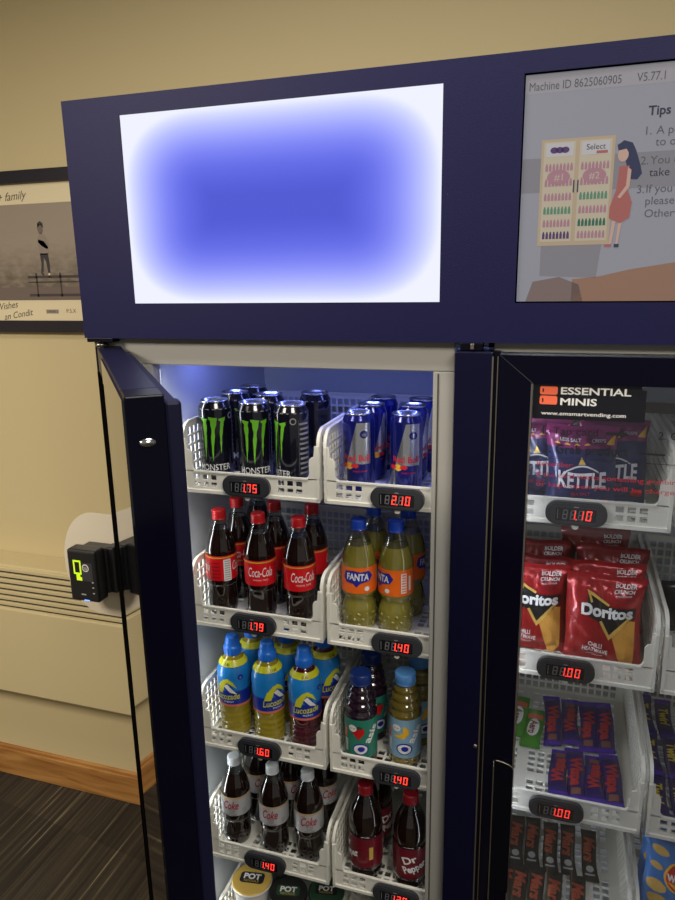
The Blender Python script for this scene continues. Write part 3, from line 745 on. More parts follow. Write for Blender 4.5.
def bull_can():
    r, h = .029, .157; p = can_profile(r, h); t = thing('drink_can', '', 'can')
    b = MB(); b.lathe(p, 'can_blue', 44); fn = cyl(p, .0003); f2 = cyl(p, .0006); f3 = cyl(p, .0009)
    C2 = PI*r
    for k in (0, 1):
        o = k*C2
        poly(b, [(-.020+o, .060), (.026+o, .060), (.026+o, .140), (.000+o, .140)], fn, 'can_silver', .003)
        poly(b, [(-.046+o, .014), (-.020+o, .014), (-.020+o, .060)], fn, 'can_silver', .003)
        text(b, 'Red Bull', f2, 'bull_red', .0+o, .072, h=.012, wd=.048, bold=.02, step=.003)
        poly(b, circ(-.014+o, .056, .007, .0065, 16), f2, 'sun_yellow', .003)
        for sg in (-1, 1): poly(b, [(-.014+sg*.003+o, .055), (-.014+sg*.013+o, .052), (-.014+sg*.018+o, .057), (-.014+sg*.012+o, .062), (-.014+sg*.005+o, .060)], f3, 'bull_red', .003)
        text(b, 'ENERGY DRINK', f2, 'bull_red', .006+o, .046, h=.0032, wd=.026, step=.003)
        poly(b, circ(.013+o, .118, .0075, n=18), f2, 'can_blue', .003); text(b, 'di', f3, 'can_silver', .013+o, .118, h=.007, bold=.02, step=.003)
    b.build('can_body', t); can_lid(r, h, t); return t
place(bull_can, [
 ('blue and silver slim can, front left of the top right basket in the open bay', -.393, .140, z, .15),
 ('blue and silver slim can, front right of the top right basket in the open bay', -.297, .150, z, .2),
 ('slim blue can second from the front on the left of the top right basket', -.392, .235, z, 1.1),
 ('slim blue can rearmost on the left of the top right basket', -.388, .325, z, 1.4),
 ('slim blue can second from the front on the right of the top right basket', -.304, .243, z, 1.3),
 ('slim blue can rearmost on the right of the top right basket', -.300, .322, z, .9)], 'slim blue and silver energy drink cans', (1.13, 1.13, 1.05))

# ------------------------------------------------------------------ bottles
def smooth_prof(pts, n=5):
    out = []
    for i in range(len(pts)-1):
        p0 = pts[max(0, i-1)]; p1 = pts[i]; p2 = pts[i+1]; p3 = pts[min(len(pts)-1, i+2)]
        for k in range(n):
            t = k/n; out.append(tuple(.5*((2*p1[a])+(-p0[a]+p2[a])*t+(2*p0[a]-5*p1[a]+4*p2[a]-p3[a])*t*t+(-p0[a]+3*p1[a]-3*p2[a]+p3[a])*t**3) for a in (0, 1)))
    out.append(pts[-1]); return [(max(r, 0), zz) for r, zz in out]
def bottle_body(t, prof, liquid, fill, lobes=0, lz=.07, la=.0016):
    b = MB()
    ps = smooth_prof(prof); lo = [q for q in ps if q[1] <= fill]; hi = [q for q in ps if q[1] > fill]
    hi = [lo[-1]]+hi
    seg = 40; n0 = len(b.v); b.lathe([(0, .004)]+lo, liquid, seg); b.lathe(hi, 'clear_shell', seg)
    rl = lo[-1][0]; b.lathe([(0, fill-.001), (rl*.97, fill-.001)], liquid, seg)
    if lobes:
        for i in range(n0, len(b.v)):
            x, y, zz = b.v[i]; r = math.hypot(x, y)
            if zz < lz and r > .01:
                a = math.atan2(y, x); k = math.sin(PI*max(0, zz)/lz); f = 1-la/.03*k*(.5-.5*math.cos(lobes*a)); b.v[i] = (x*f, y*f, zz)
    b.build('bottle_body', t); return ps
def cap(t, r, z0, z1, m, ribs=True):
    b = MB(); seg = 48 if ribs else 32; n0 = len(b.v)
    b.lathe([(r*.9, z0-.003), (r*1.02, z0-.003), (r*1.02, z0-.0005), (r*.97, z0), (r, z0+.001), (r, z1-.003), (r*.93, z1-.0006), (r*.8, z1), (0, z1)], m, seg)
    if ribs:
        for i in range(n0, len(b.v)):
            x, y, zz = b.v[i]; k = (i-n0) % seg
            if z0+.0005 < zz < z1-.001 and k % 2: b.v[i] = (x*.97, y*.97, zz)
    return b.build('cap', t)
def wrap(ps, z0, z1, m, e=.0006, b=None):
    b = b or MB(); fn = cyl(ps, 0); n = 8
    b.lathe([(fn.rad(z0+(z1-z0)*i/n)+e, z0+(z1-z0)*i/n) for i in range(n+1)], m, 44); return b

COLA = [(.018, .002), (.026, .0005), (.0295, .006), (.0322, .018), (.0325, .034), (.0308, .055), (.0310, .068), (.0330, .078), (.0330, .139), (.0318, .152), (.0270, .170), (.0195, .190), (.0145, .204), (.0128, .209)]
def neck(t):
    b = MB(); b.lathe([(.0128, .207), (.0160, .2085), (.0160, .2105), (.0125, .2115), (.0125, .214)], 'clear_shell', 28); b.build('neck_ring', t)
def cola(kind):
    def mk():
        t = thing('cola_bottle', '', 'bottle'); ps = bottle_body(t, COLA, 'cola_liquid', .190, 5, .062, .0022); neck(t)
        cap(t, .0148, .213, .231, 'cap_red' if kind == 'red' else 'cap_white')
        base = 'cola_red' if kind == 'red' else 'diet_silver'
        b = wrap(ps, .082, .137, base) if kind == 'red' else wrap(ps, .088, .139, base); f = cyl(ps, .0010); f2 = cyl(ps, .0014)
        if kind == 'red':
            poly(b, rect(-.1, .1318, .1, .1345), f, 'gold_print', .005)
            for o in (0, .104):
                text(b, 'Coca-Cola', f, 'white_print', o, .112, h=.020, wd=.052, bold=.006, shear=.3, step=.003)
                text(b, 'ORIGINAL TASTE', f, 'white_print', o, .095, h=.0035, wd=.032, step=.004)
            poly(b, rect(.058, .081, .074, .129), f, 'white_print', .004)
            for k in range(9): poly(b, rect(.060, .084+k*.005, .072, .086+k*.005), f2, 'grey_print', .004)
            for k in range(5): poly(b, rect(.032, .088+k*.008, .050, .0905+k*.008), f, 'cap_darkred', .004)
        else:
            poly(b, rect(-.1, .1345, .1, .1375), f, 'gold_print', .005)
            for o in (0, .104):
                text(b, 'Coke', f, 'red_print', o, .1175, h=.022, wd=.036, bold=.02, shear=.4, step=.003)
                text(b, 'diet', f, 'red_print', o-.012, .1315, h=.004, step=.004)
                for k, tx in enumerate(('Great', 'taste', 'No sugar')): text(b, tx, f, 'black_print', o+.002, .1035-k*.006, h=.0045, step=.004, shear=.3)
            for k in range(4): poly(b, rect(.026, .092+k*.004, .036, .094+k*.004), f, 'grey_print', .004)
        o = b.build('label_band', t); return t
    return mk
z = fz(1)
place(cola('red'), [
 ('red-capped cola bottle turned to its small print, front left of the second left basket', -.713, .125, z, -1.15),
 ('red-capped cola bottle with white script facing out, front middle of the second left basket', -.618, .124, z, .42),
 ('red-capped cola bottle, front right of the second left basket', -.524, .122, z, .60),
 ('red-capped cola bottle behind the front left one', -.712, .212, z, .6),
 ('red-capped cola bottle behind the front middle one', -.617, .210, z, 2.6),
 ('red-capped cola bottle behind the front right one', -.526, .212, z, 2.2),
 ('red-capped cola bottle third from the front on the left of the second left basket', -.700, .300, z, 1.0)], 'cola bottles with red labels', (1.04, 1.04, 1.055))
z = fz(3)
place(cola('diet'), [
 ('white-capped silver-label cola bottle, front left of the fourth left basket', -.712, .124, z, .10),
 ('white-capped silver-label cola bottle, front middle of the fourth left basket', -.610, .122, z, .12),
 ('white-capped silver-label cola bottle, front right of the fourth left basket', -.522, .126, z, .35),
 ('white-capped silver-label cola bottle behind the front left one', -.690, .212, z, .7),
 ('white-capped silver-label cola bottle behind the front middle one', -.602, .215, z, .9),
 ('white-capped silver-label cola bottle behind the front right one', -.517, .222, z, .8)], 'cola bottles with silver labels', (1.06, 1.06, 1.01))

FAN = [(.018, .002), (.027, .0005), (.031, .008), (.0332, .022), (.0328, .045), (.0285, .064), (.0300, .074), (.0332, .084), (.0332, .128), (.0330, .138), (.0308, .156), (.0250, .174), (.0180, .193), (.0140, .203), (.0128, .207)]
def orange():
    t = thing('orange_soda_bottle', '', 'bottle'); ps = bottle_body(t, FAN, 'orange_liquid', .178, 6, .06, .0014)
    b = MB()
    for ring in range(3):
        for k in range(12):
            a = k*PI/6+ring*.26; zz = .016+ring*.011; rr = cyl(ps, 0).rad(zz)
            bm = bmesh.new(); bmesh.ops.create_icosphere(bm, subdivisions=2, radius=.0045)
            b.bm(bm, 'orange_liquid', lambda c, a=a, zz=zz, rr=rr: (c.x+(rr-.0032)*math.cos(a), c.y+(rr-.0032)*math.sin(a), c.z+zz), True)
    b.build('grip_bumps', t)
    b = MB(); b.lathe([(.0128, .205), (.0165, .206), (.0165, .2085), (.0125, .209), (.0125, .212)], 'clear_shell', 28); b.build('neck_ring', t)
    cap(t, .0150, .210, .228, 'cap_blue')
    b = wrap(ps, .084, .138, 'orange_label'); fo1 = cyl(ps, .0010); fo2 = cyl(ps, .0014); f = lambda u, v, w=0: fo1(u, v+.012, w); f2 = lambda u, v, w=0: fo2(u, v+.012, w)
    poly(b, [(-.030, .104), (-.026, .118), (-.010, .120), (.004, .117), (.020, .119), (.028, .108), (.022, .098), (.004, .094), (-.004, .086), (-.010, .093), (-.024, .095)], f, 'splash_blue', .003)
    text(b, 'FANTA', f2, 'white_print', -.001, .107, h=.0145, wd=.042, bold=.03, step=.003, rot=-.04, taper=-.15)
    poly(b, circ(.016, .082, .005, n=12), f, 'white_print', .003)
    poly(b, rect(.042, .078, .053, .119), f, 'white_print', .004)
    for k in range(7): poly(b, rect(.0435, .081+k*.0055, .0515, .0835+k*.0055), f2, 'orange_label', .004)
    poly(b, rect(.058, .082, .063, .112), f, 'white_print', .004)
    b.build('label_band', t); return t
z = fz(1)
fs_ = place(orange, [
 ('orange soda bottle with blue cap, front left in the second basket of the right column', -.396, .142, z, .25),
 ('orange soda bottle turned to its nutrition table, front right in the second right basket', -.317, .150, z, -.75),
 ('orange soda bottle behind the front left one', -.388, .235, z, 1.3),
 ('orange soda bottle behind the front right one', -.310, .238, z, 1.6)], 'orange soda bottles with blue caps', (1.12, 1.12, 1.075))
def fruit_soda():
    t = thing('soda_bottle', '', 'bottle'); ps = bottle_body(t, FAN, 'berry_liquid', .178, 6, .06, .0014); cap(t, .0150, .210, .228, 'cap_darkred')
    b = wrap(ps, .084, .150, 'maroon_label'); text(b, 'FANTA', cyl(ps, .0012), 'grey_print', -.001, .128, h=.0145, wd=.042, bold=.03, step=.003); b.build('label_band', t); return t
place(fruit_soda, [('dark red soda bottle at the back right of the second right basket', -.215, .315, z, .55)], 'dark red soda bottle', (1.12, 1.12, 1.075))

LUC = [(.020, .002), (.028, .0005), (.0315, .006), (.0325, .016), (.0315, .020), (.0322, .026), (.0312, .031), (.0319, .037), (.0309, .043), (.0316, .050), (.0306, .056), (.0314, .064), (.0318, .074), (.0322, .100), (.0332, .135), (.0325, .150), (.0285, .164), (.0205, .176), (.0160, .182), (.0158, .188)]
def sports(liq):
    def mk():
        t = thing('sports_drink_bottle', '', 'bottle'); ps = bottle_body(t, LUC, liq, .184)
        b = MB(); b.lathe([(.0172, .183), (.0178, .185), (.0178, .199), (.0165, .201), (.0150, .203), (.0150, .209), (.0135, .213), (.0130, .219), (.0115, .222), (.006, .223), (0, .223)], 'sport_cap', 32)
        for k in range(20): a = k*PI/10; b.box((.0176*math.cos(a)-.0006, .0176*math.sin(a)-.0006, .186), (.0176*math.cos(a)+.0006, .0176*math.sin(a)+.0006, .198), 'sport_cap')
        b.build('sport_cap', t)
        b = wrap(ps, .074, .172, 'sleeve_blue'); wrap(ps, .074, .079, 'coral_band', .0010, b); wrap(ps, .0795, .110, 'sleeve_deep', .0009, b); wrap(ps, .164, .1755, 'sleeve_yellow', .0010, b)
        f = cyl(ps, .0013); f2 = cyl(ps, .0017)
        for o in (0, .104):
            poly(b, [(-.024+o, .104), (-.018+o, .122), (-.006+o, .136), (.004+o, .140), (.014+o, .132), (.022+o, .116), (.010+o, .126), (.002+o, .130), (-.004+o, .120), (-.010+o, .104)], f, 'sleeve_yellow', .003)
            poly(b, [(-.006+o, .122), (.002+o, .130), (.012+o, .122), (.018+o, .108), (.0+o, .108)], f, 'sleeve_deep', .003)
            poly(b, [(-.004+o, .122), (.003+o, .128), (.012+o, .116), (.022+o, .104), (.008+o, .108)], f2, 'pot_white', .003)
            text(b, 'Lucozade', f2, 'sleeve_yellow', o, .098, h=.014, wd=.054, bold=.012, shear=.2, step=.003, rot=.06)
            text(b, 'ENERGY', f2, 'white_print', o+.004, .086, h=.004, step=.004)
            text(b, '£1.60', f2, 'black_print', o, .169, h=.005, bold=.01, step=.004)
            poly(b, circ(.030+o, .142, .006, n=12), f, 'sleeve_deep', .003); text(b, 'e', f2, 'white_print', .030+o, .142, h=.005, step=.004)
        b.build('sleeve', t, rot=(0, 0, 0)); return t
    return mk
z = fz(2)
place(sports('energy_liquid'), [
 ('yellow sports drink with blue sleeve, front left of the third left basket', -.700, .128, z, -.05),
 ('yellow sports drink with its sleeve logo turned right, front middle of the third left basket', -.612, .126, z, .85),
 ('yellow sports drink behind the front left one', -.690, .215, z, 1.3),
 ('yellow sports drink behind the front middle one', -.600, .216, z, .9)], 'yellow sports drink bottles', (1.14, 1.14, 1.10))
place(sports('berry_liquid'), [
 ('dark red sports drink with blue sleeve, front right of the third left basket', -.522, .126, z, .4),
 ('dark red sports drink behind the front right one', -.508, .220, z, 1.0)], 'dark red sports drink bottles', (1.14, 1.14, 1.10))

OAS = [(.018, .002), (.027, .0005), (.0300, .006), (.0305, .014), (.0300, .022), (.0300, .112), (.0302, .116), (.0290, .121), (.0266, .127), (.0284, .133), (.0280, .139), (.0245, .145), (.0262, .151), (.0252, .157), (.0215, .163), (.0222, .169), (.0205, .174), (.0172, .179), (.0170, .188)]
def juice(liq, lab, cp, fruit):
    def mk():
        t = thing('juice_bottle', '', 'bottle'); ps = bottle_body(t, OAS, liq, .180); cap(t, .0195, .185, .206, cp, False)
        b = wrap(ps, .022, .112, lab); f = cyl(ps, .0010); f2 = cyl(ps, .0014); f3 = cyl(ps, .0018)
        fc = 'cap_red' if fruit == 'berry' else 'pot_yellow'
        if fruit == 'berry':
            poly(b, [(-.012, .082), (-.010, .092), (.0, .095), (.010, .092), (.012, .082), (.0, .066)], f, fc, .003); poly(b, [(-.006, .093), (.0, .099), (.008, .096), (.004, .091)], f2, 'pot_green', .003)
        else:
            poly(b, [(.004, .098), (.012, .090), (.012, .078), (.002, .068), (-.014, .070), (-.016, .074), (-.004, .077), (.002, .084), (.001, .094)], f, fc, .003)
        poly(b, circ(-.011, .092, .008, n=16), f2, 'pot_white', .003); text(b, '£1.40', f3, 'black_print', -.011, .092, h=.0035, step=.004)
        poly(b, circ(.004, .044, .0150, .0135), f, 'splash_blue', .003); poly(b, circ(.004, .044, .0125, .011), f2, 'white_print', .003); poly(b, circ(.005, .045, .0065, .006), f3, 'splash_blue', .003)
        text(b, 'asis', f2, 'white_print', .024, .078, h=.014, wd=.042, bold=.03, step=.003, rot=1.1)
        for k in range(5): poly(b, rect(-.030, .034+k*.006, -.022, .038+k*.006), f, 'pot_white', .003)
        poly(b, rect(-.031, .066, -.024, .086), f, 'coral_band', .003)
        b.build('label_band', t); return t
    return mk
place(juice('dark_berry', 'label_green', 'cap_navy', 'berry'), [
 ('dark juice bottle with green strawberry label, front left of the third right basket', -.386, .112, z, .12),
 ('dark juice bottle behind the green-labelled front one', -.386, .200, z, .7)], 'dark berry juice bottles', (1.18, 1.18, 1.04))
place(juice('tropical_liquid', 'label_sky', 'cap_sky', 'banana'), [
 ('amber juice bottle with pale blue banana label, front right of the third right basket', -.293, .140, z, .05),
 ('amber juice bottle with pale blue cap behind the front right one', -.278, .216, z, .5)], 'amber juice bottles', (1.18, 1.18, 1.04))

DRP = [(.018, .002), (.027, .0005), (.031, .008), (.0328, .018), (.0305, .028), (.0318, .036), (.0330, .042), (.0330, .112), (.0318, .119), (.0324, .126), (.0330, .136), (.0322, .150), (.0280, .170), (.0200, .189), (.0145, .203), (.0128, .208)]
def pepper():
    t = thing('soda_bottle', '', 'bottle'); ps = bottle_body(t, DRP, 'cola_liquid', .190, 5, .045, .002); neck(t)
    cap(t, .0150, .212, .231, 'cap_darkred')
    b = wrap(ps, .040, .116, 'maroon_label'); f = cyl(ps, .0010); f2 = cyl(ps, .0014)
    for k in range(11):
        pts = [(-.1+i*.0067, .045+k*.006+.0035*math.sin(i*.9+k*1.3)) for i in range(31)]
        poly(b, pts+[(u, v+.0008) for u, v in pts[::-1]], f, 'cap_darkred', None) if False else None
        for i in range(30): poly(b, [pts[i], pts[i+1], (pts[i+1][0], pts[i+1][1]+.001), (pts[i][0], pts[i][1]+.001)], f, 'cap_darkred')
    for o in (0, .104):
        text(b, 'Dr', f2, 'white_print', o-.006, .090, h=.017, bold=.03, step=.003, rot=.35); text(b, 'Pepper', f2, 'white_print', o+.004, .070, h=.017, wd=.046, bold=.03, step=.003, rot=.35)
    poly(b, rect(.047, .062, .055, .094), f, 'lid_gold', .003)
    b.build('label_band', t); return t
z = fz(3)
place(pepper, [
 ('dark soda bottle with maroon label edge-on, front left of the fourth right basket', -.379, .118, z, -.95),
 ('dark soda bottle with white slanted lettering, front right of the fourth right basket', -.274, .118, z, .35),
 ('dark soda bottle behind the front left one in the fourth right basket', -.379, .212, z, 1.2)], 'dark soda bottles with maroon labels', (1.17, 1.17, 1.03))

# noodle pots
def pot(lid, body, band):
    def mk():
        t = thing('noodle_pot', '', 'noodle pot'); b = MB()
        b.lathe([(0, .003), (.030, .003), (.033, 0), (.0345, .006), (.0345, .010), (.0385, .070)], body, 44); b.lathe([(.0385, .070), (.0405, .100), (.0415, .112)], band, 44)
        b.lathe([(.0415, .110), (.046, .111), (.0468, .114), (.046, .1165), (.043, .117)], band, 44)
        ps = [(.0345, .010), (.0385, .070), (.0415, .112)]; f = cyl(ps, .0006)
        text(b, 'POT', f, 'pot_white' if body != 'pot_white' else 'pot_black', 0, .050, h=.020, wd=.040, bold=.04, step=.003, rot=.08)
        text(b, 'Noodle', f, 'black_print', 0, .076, h=.012, bold=.02, step=.003)
        b.build('cup', t)
        b = MB(); b.lathe([(.0455, .1165), (.0462, .1178), (.043, .1184), (.040, .1176), (0, .1176)], lid, 44)
        fl_ = lambda u, v, w=0: (u, v, .1180+w)
        poly(b, rrect(-.028, -.012, .028, .018, .008), fl_, 'pot_black' if lid != 'pot_black' else 'pot_green'); f4 = lambda u, v, w=0: (u, v, .1184+w)
        text(b, 'POT', f4, 'pot_white', 0, .006, h=.014, wd=.040, bold=.04); text(b, 'NOODLE', f4, 'lid_gold', 0, -.006, h=.006)
        b.build('lid', t); return t
    return mk
z = fz(4)
place(pot('lid_gold', 'pot_yellow', 'pot_white'), [('yellow noodle pot with gold lid, left of the bottom left basket', -.694, .150, z, .15)], 'noodle pots in the bottom left basket', (1.12, 1.12, 1.34))
place(pot('pot_black', 'pot_white', 'pot_black'), [('white noodle pot with black lid, middle of the bottom left basket', -.592, .145, z, .2),
  ('white noodle pot with black lid, in the bottom right basket of the open bay', -.305, .150, z, .3)], 'noodle pots with black lids', (1.06, 1.06, 1.30))
place(pot('pot_green', 'pot_green', 'pot_green'), [('dark green noodle pot, right of the bottom left basket', -.502, .180, z, .2),
  ('dark green noodle pot behind the yellow one', -.655, .262, z, .7)], 'dark green noodle pots', (.98, .98, 1.26))

# ------------------------------------------------------------------ bags and bars
def pillow(W, Hh, T, seal=.010, wr=.003, seed=1, zig=False):
    """surface function of a pillow packet: (u,v) in metres, front w>0; u across, v up from the bottom"""
    rnd = random.Random(seed); ph = [rnd.uniform(0, 6) for _ in range(6)]
    def thick(u, v):
        a = min(1, abs(u)/(W/2)); vv = (v-seal)/(Hh-2*seal)
        if vv <= 0 or vv >= 1: return .0006
        q = (1-a**2.6)**.6*(4*vv*(1-vv))**.45
        wv = wr*(math.sin(u*90+ph[0]+v*30)*.5+math.sin(v*120+ph[1]+u*50)*.4+math.sin((u+v)*150+ph[2])*.3)*(.4+.6*(1-vv if vv < .5 else vv))
        edge = wr*1.2*math.exp(-min(vv, 1-vv)*14)*math.sin(u*260+ph[3])
        return max(.0008, T/2*q+(wv+edge)*min(1, q*1.5))
    def side(u, v):   # sides are drawn in where the packet is full
        vv = max(0, min(1, (v-seal)/(Hh-2*seal))); return 1-.07*(4*vv*(1-vv))**.6
    def F(u, v, w=0, sg=-1):
        bend = .004*math.sin(v/Hh*PI+ph[4]*.2)
        return (u*side(u, v)+.002*math.sin(v*40+ph[5]), sg*(thick(u, v)+w)+bend, v+.0015*math.sin(u*70+ph[3]))
    return F
def packet(name, cat, W, Hh, T, m, art, seal=.010, wr=.003, seed=1, res=.005, topm=None, sealm=None, part='wrapper', root=None):
    F = pillow(W, Hh, T, seal, wr, seed); nu = max(8, int(W/res)); nv = max(8, int(Hh/res)); b = MB()
    for sg in (-1, 1):
        vs = [F(-W/2+W*i/nu, Hh*j/nv, 0, sg) for j in range(nv+1) for i in range(nu+1)]
        for j in range(nv):
            v0 = Hh*(j+.5)/nv; mm = m
            if topm and v0 > topm[1]: mm = topm[0]
            if sealm and (v0 < seal or v0 > Hh-seal): mm = sealm
            b.add(vs if j == 0 else [], [], mm) if j == 0 else None
            base = len(b.v)-len(vs) if j else len(b.v)-len(vs)
            k = b.mi(mm)
            for i in range(nu):
                b.f.append(tuple(base+q for q in (j*(nu+1)+i, j*(nu+1)+i+1, (j+1)*(nu+1)+i+1, (j+1)*(nu+1)+i))); b.m.append(k); b.sm.append(True)
    # closed edge
    ring = [(i, 0) for i in range(nu)]+[(nu, j) for j in range(nv)]+[(i, nv) for i in range(nu, 0, -1)]+[(0, j) for j in range(nv, 0, -1)]
    vs = [F(-W/2+W*i/nu, Hh*j/nv, 0, sg) for sg in (-1, 1) for i, j in ring]; n = len(ring)
    b.add(vs, [(i, (i+1) % n, n+(i+1) % n, n+i) for i in range(n)], m, True)
    t = thing(name, '', cat)
    art(b, lambda u, v, w=0: F(u, v, .0007+w), lambda u, v, w=0: F(u, v, .0014+w), lambda u, v, w=0: F(u, v, .0020+w))
    b.build(part, t); return t
def chips_art(b, f, f2, f3):
    poly(b, [(-.030, .126), (.010, .104), (.064, .100), (.064, .082), (.030, .062), (.014, .046), (-.004, .070), (-.034, .082)], f, 'pot_black', .005)
    poly(b, [(-.034, .130), (.012, .108), (.010, .104), (-.026, .120), (-.020, .106), (-.024, .104)], f2, 'lid_gold', .005)
    poly(b, [(-.006, .072), (.012, .046), (.060, .084), (.056, .086), (.013, .054), (-.001, .074)], f2, 'lid_gold', .005)
    text(b, 'Doritos', f3, 'white_print', .008, .092, h=.021, wd=.100, bold=.04, step=.004, rot=.0)
    poly(b, [(.018, .052), (.030, .062), (.052, .076), (.064, .074), (.058, .008), (.046, -.006), (.036, .000)], f, 'chip_corn', .005)
    for k, tx in enumerate(('CHILLI', 'HEATWAVE')): text(b, tx, f, 'white_print', -.014, .036-k*.009, h=.0065, bold=.02, step=.004, shear=.1)
    text(b, 'TORTILLA CHIPS', f, 'white_print', -.014, .019, h=.003, step=.004)
    text(b, 'BOLDER', f, 'white_print', .038, .142, h=.0075, bold=.03, step=.004, rot=-.08); text(b, 'CRUNCH', f, 'white_print', .036, .132, h=.0065, bold=.03, step=.004, rot=-.08); text(b, 'MORE FLAVOUR', f, 'white_print', .036, .124, h=.003, step=.004, rot=-.08)
def chips(m, seed):
    return lambda: packet('crisp_bag', 'crisp bag', .143, .178, .052, m, (lambda b, *fs: chips_art(b, *[(lambda u, v, w=0, q=q: q(u*.97, v+.020*min(1, max(0, (v-.02)/.05)), w)) for q in fs])), .012, .0045, seed)
z = fz(1)
place(chips('bag_red', 3), [
 ('red tortilla chip bag with black zigzag logo, frontmost and fully in view', .094, .116, z+.004, -.04, -.10),
 ('red tortilla chip bag half hidden by the door frame, front left', -.040, .136, z+.004, .06, -.10),
 ('red tortilla chip bag leaning just behind the frontmost one', .100, .178, z+.004, .05, -.12)], 'red tortilla chip bags')
place(chips('bag_maroon', 8), [
 ('red tortilla chip bag in the middle row on the left', -.035, .190, z, -.05, -.12),
 ('red tortilla chip bag in the middle row on the right, its corner sticking out', .108, .245, z+.012, -.10, -.14),
 ('dark red tortilla chip bag in the back row on the left', -.040, .262, z+.006, .04, -.12),
 ('dark red tortilla chip bag in the back row on the right', .080, .330, z+.020, .03, -.12)], 'red tortilla chip bags further back')
def kettle_art(b, f, f2, f3):
    poly(b, [(-.058, .132), (.058, .124), (.058, .148), (-.058, .154)], f, 'bag_magenta', .005)
    text(b, 'KETTLE', f2, 'kettle_cream', 0, .062, h=.026, wd=.088, bold=.03, step=.004, taper=.15)
    pts = [(-.030+i*.005, .076+.012*math.sin(i/12*PI)) for i in range(13)]
    for i in range(12): poly(b, [pts[i], pts[i+1], (pts[i+1][0], pts[i+1][1]+.003), (pts[i][0], pts[i][1]+.003)], f3, 'kettle_cream')
    poly(b, [(-.006, .092), (0, .106), (.007, .092)], f, 'lid_gold', .004)
    text(b, 'LESS SALT', f2, 'kettle_cream', -.020, .136, h=.006, bold=.02, step=.004); text(b, 'CRISPS', f2, 'kettle_cream', .030, .134, h=.006, step=.004)
    for k in range(4): poly(b, [(-.05+k*.018, .127), (-.038+k*.018, .127), (-.044+k*.018, .131)], f2, 'sun_yellow', .004)
    poly(b, [(.044, .128), (.058, .150), (.058, .128)], f3, 'sun_yellow', .005)
    text(b, 'SEA SALT', f2, 'cap_red', 0, .036, h=.006, step=.004); poly(b, circ(.046, .018, .012, .008), f, 'cap_red', .004); poly(b, circ(-.040, .014, .016, .007), f, 'bag_magenta', .004)
def kettle(): return packet('crisp_bag', 'crisp bag', .126, .160, .050, 'bag_navy', kettle_art, .011, .0035, 5, topm=('bag_magenta', .120))
z = fz(0)
place(kettle, [
 ('navy and magenta crisp bag with cream lettering, front of the basket under the sticker', .036, .118, z, .02, -.06),
 ('navy crisp bag half hidden by the door frame, left of the front one', -.044, .185, z, -.06, -.08),
 ('navy crisp bag behind and to the right of the front one', .094, .192, z, .03, -.08)], 'navy and magenta crisp bags')

def bar(name, L, W, T, m, art, seed=1, sealm=None):
    return lambda: packet(name, 'chocolate bar', W, L, T, m, art, .011, .0012, seed, res=.004, sealm=sealm)
def wispa_art(b, f, f2, f3): 
    text(b, 'Wispa', f2, 'bar_red', 0, .075, h=.024, wd=.082, bold=.05, step=.004, rot=-PI/2); poly(b, rect(-.010, .014, .010, .030), f, 'wrap_brown', .004)
def mars_art(b, f, f2, f3):
    text(b, 'Mars', f2, 'bar_rust', 0, .082, h=.025, wd=.072, bold=.04, step=.004, rot=-PI/2, shear=.3); poly(b, circ(.0, .030, .009, .008, 14), f, 'grey_print', .004); poly(b, rect(-.012, .014, .010, .018), f, 'grey_print', .004)
z = fz(2)
flatx = -PI/2+PI   # a bar lying on its back, its print facing up
spots = []; nm = ['first', 'second', 'third', 'fourth']
for i, x in enumerate((.034, .074, .108, .147)): spots.append(('purple chocolate bar lying in the front row, %s from the left' % nm[i], x-.002, .098+.004*(i % 2), z+.009, [-.03, .04, .0, .05][i], 0))
for i, x in enumerate((.022, .060, .098, .136)): spots.append(('purple chocolate bar in the back row, %s from the left' % nm[i], x, .255+.006*(i % 2), z+.016, [.06, .05, .03, .05][i], 0))
def lay(spots, tilt=0): return [(l, x, y, zz, rz, -PI/2+tl) for l, x, y, zz, rz, tl in spots]
spots = [(l, x, y, zz, rz, (.16 if i >= 4 else .03)) for i, (l, x, y, zz, rz, _) in enumerate(spots)]
for i in (0, 2, 5): l, x, y, zz, rz, tl = spots[i]; spots[i] = (l, x-.150*math.sin(rz), y+.150, zz+.150*math.sin(tl), rz+PI, -tl)
place(bar('chocolate_bar', .150, .039, .015, 'wrap_purple', wispa_art, 2, 'purple_foil'), lay(spots), 'purple chocolate bars with red lettering')
def mint_art(b, f, f2, f3):
    poly(b, circ(0, .062, .014, .030), f, 'pot_white', .004); text(b, 'Aero', f2, 'wrap_brown', 0, .062, h=.018, wd=.044, bold=.04, step=.004, rot=-PI/2); poly(b, rect(-.018, .092, .018, .110), f, 'coral_band', .004)
place(bar('chocolate_bar', .130, .044, .016, 'wrap_green', mint_art, 6), lay([
 ('green mint chocolate bar with white oval, lying left of the purple bars', -.028, .240, z+.009, -.05, .10), ('green mint chocolate bar mostly hidden by the door frame', -.066, .270, z+.009, -.05, .18)]), 'green mint chocolate bars')
z = fz(3); spots = []
nm = ['first', 'second', 'third', 'fourth', 'fifth']
for i, x in enumerate((-.045, -.008, .034, .074, .122)): spots.append(('black-wrapped bar in the upper back row, %s from the left' % nm[i], x, .225+.004*(i % 2), z+.010, .05, .12))
for i, x in enumerate((-.060, -.030, .006, .044, .094)): spots.append(('black-wrapped bar in the lower front row, %s from the left' % nm[i], x, .086-.004*(i % 2), z+.010, .03, .05))
place(bar('chocolate_bar', .140, .035, .016, 'wrap_black', mars_art, 9), lay(spots), 'black-wrapped chocolate bars with rust lettering')
z = fz(2)
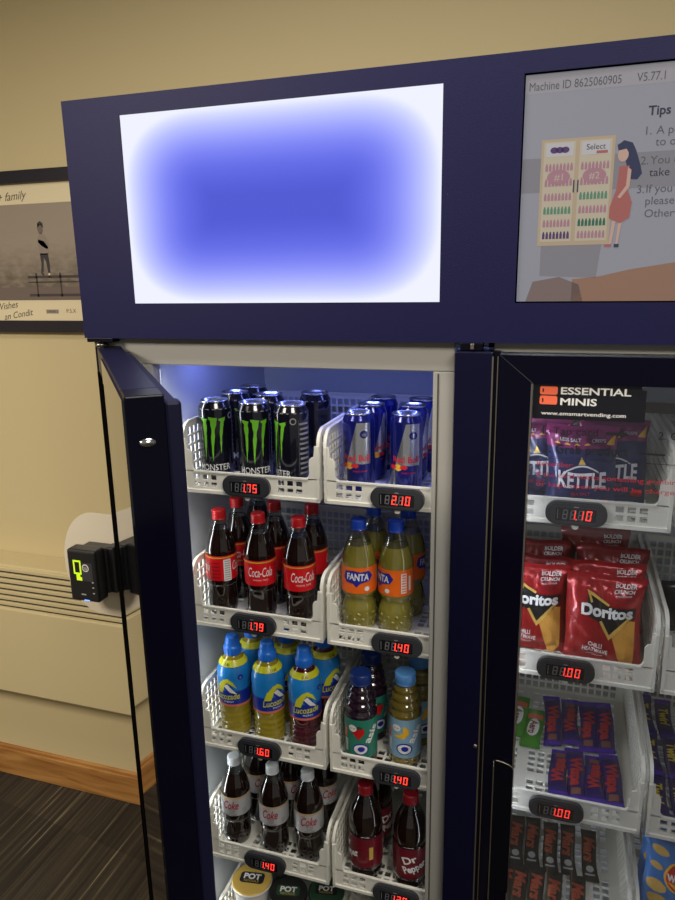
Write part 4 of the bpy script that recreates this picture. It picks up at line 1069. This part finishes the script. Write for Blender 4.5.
def twirl_art(b, f, f2, f3): text(b, 'Twirl', f2, 'twirl_yellow', 0, .070, h=.020, wd=.056, bold=.04, step=.004, rot=-PI/2, shear=.2)
place(bar('chocolate_bar', .135, .036, .015, 'wrap_purple', twirl_art, 12, 'purple_foil'), lay([
 ('purple bar with yellow lettering, nearest the camera at the right edge', .228, .085, z+.010, .0, .05), ('purple bar with yellow lettering, second in the stack at the right edge', .226, .205, z+.022, .03, .12), ('purple bar with yellow lettering beside the nearest one', .270, .085, z+.010, .02, .05),
 ('purple bar with yellow lettering, rearmost at the right edge', .224, .335, z+.030, .02, .12), ('purple bar with yellow lettering in the back, second from the basket side', .266, .330, z+.026, .02, .12), ('purple bar with yellow lettering in the middle row beside the second', .268, .205, z+.022, .0, .10)]), 'purple bars with yellow lettering')
def walk_art(b, f, f2, f3):
    poly(b, circ(-.018, .184, .038, .036, 28), f, 'pot_yellow', .005); poly(b, circ(-.018, .184, .034, .032, 28), f2, 'cap_red', .005)
    text(b, 'WALKERS', f3, 'white_print', -.018, .186, h=.016, wd=.064, bold=.05, step=.004, rot=.06)
    poly(b, [(-.048, .172), (.012, .170), (-.002, .158), (-.030, .158)], f3, 'pot_yellow', .004)
    for u, v, r in ((-.062, .232, .016), (-.066, .150, .020), (-.058, .118, .022), (.050, .130, .022), (-.070, .195, .012), (.056, .240, .018), (-.030, .090, .022)): poly(b, circ(u, v, r, r*.7, 12), f, 'crisp_gold', .005)
z = fz(3)
place(lambda: packet('crisp_bag', 'crisp bag', .180, .285, .060, 'bag_blue', walk_art, .012, .004, 15), [
 ('blue crisp bag with red and yellow round badge at the lower right edge', .294, .110, z+.003, -.03, -.05), ('blue crisp bag standing behind the badge one at the lower right edge', .296, .185, z, .04, -.05)], 'blue crisp bags')
def plain_art(b, f, f2, f3): text(b, 'SALT', f2, 'grey_print', 0, .10, h=.014, wd=.06, bold=.03, step=.004, rot=.3)
z = fz(1)
place(lambda: packet('crisp_bag', 'crisp bag', .140, .110, .05, 'wrap_black', plain_art, .012, .004, 21), [('black snack bag in the far right basket level with the red bags', .285, .300, z, .05, -.1)], 'black snack bags')
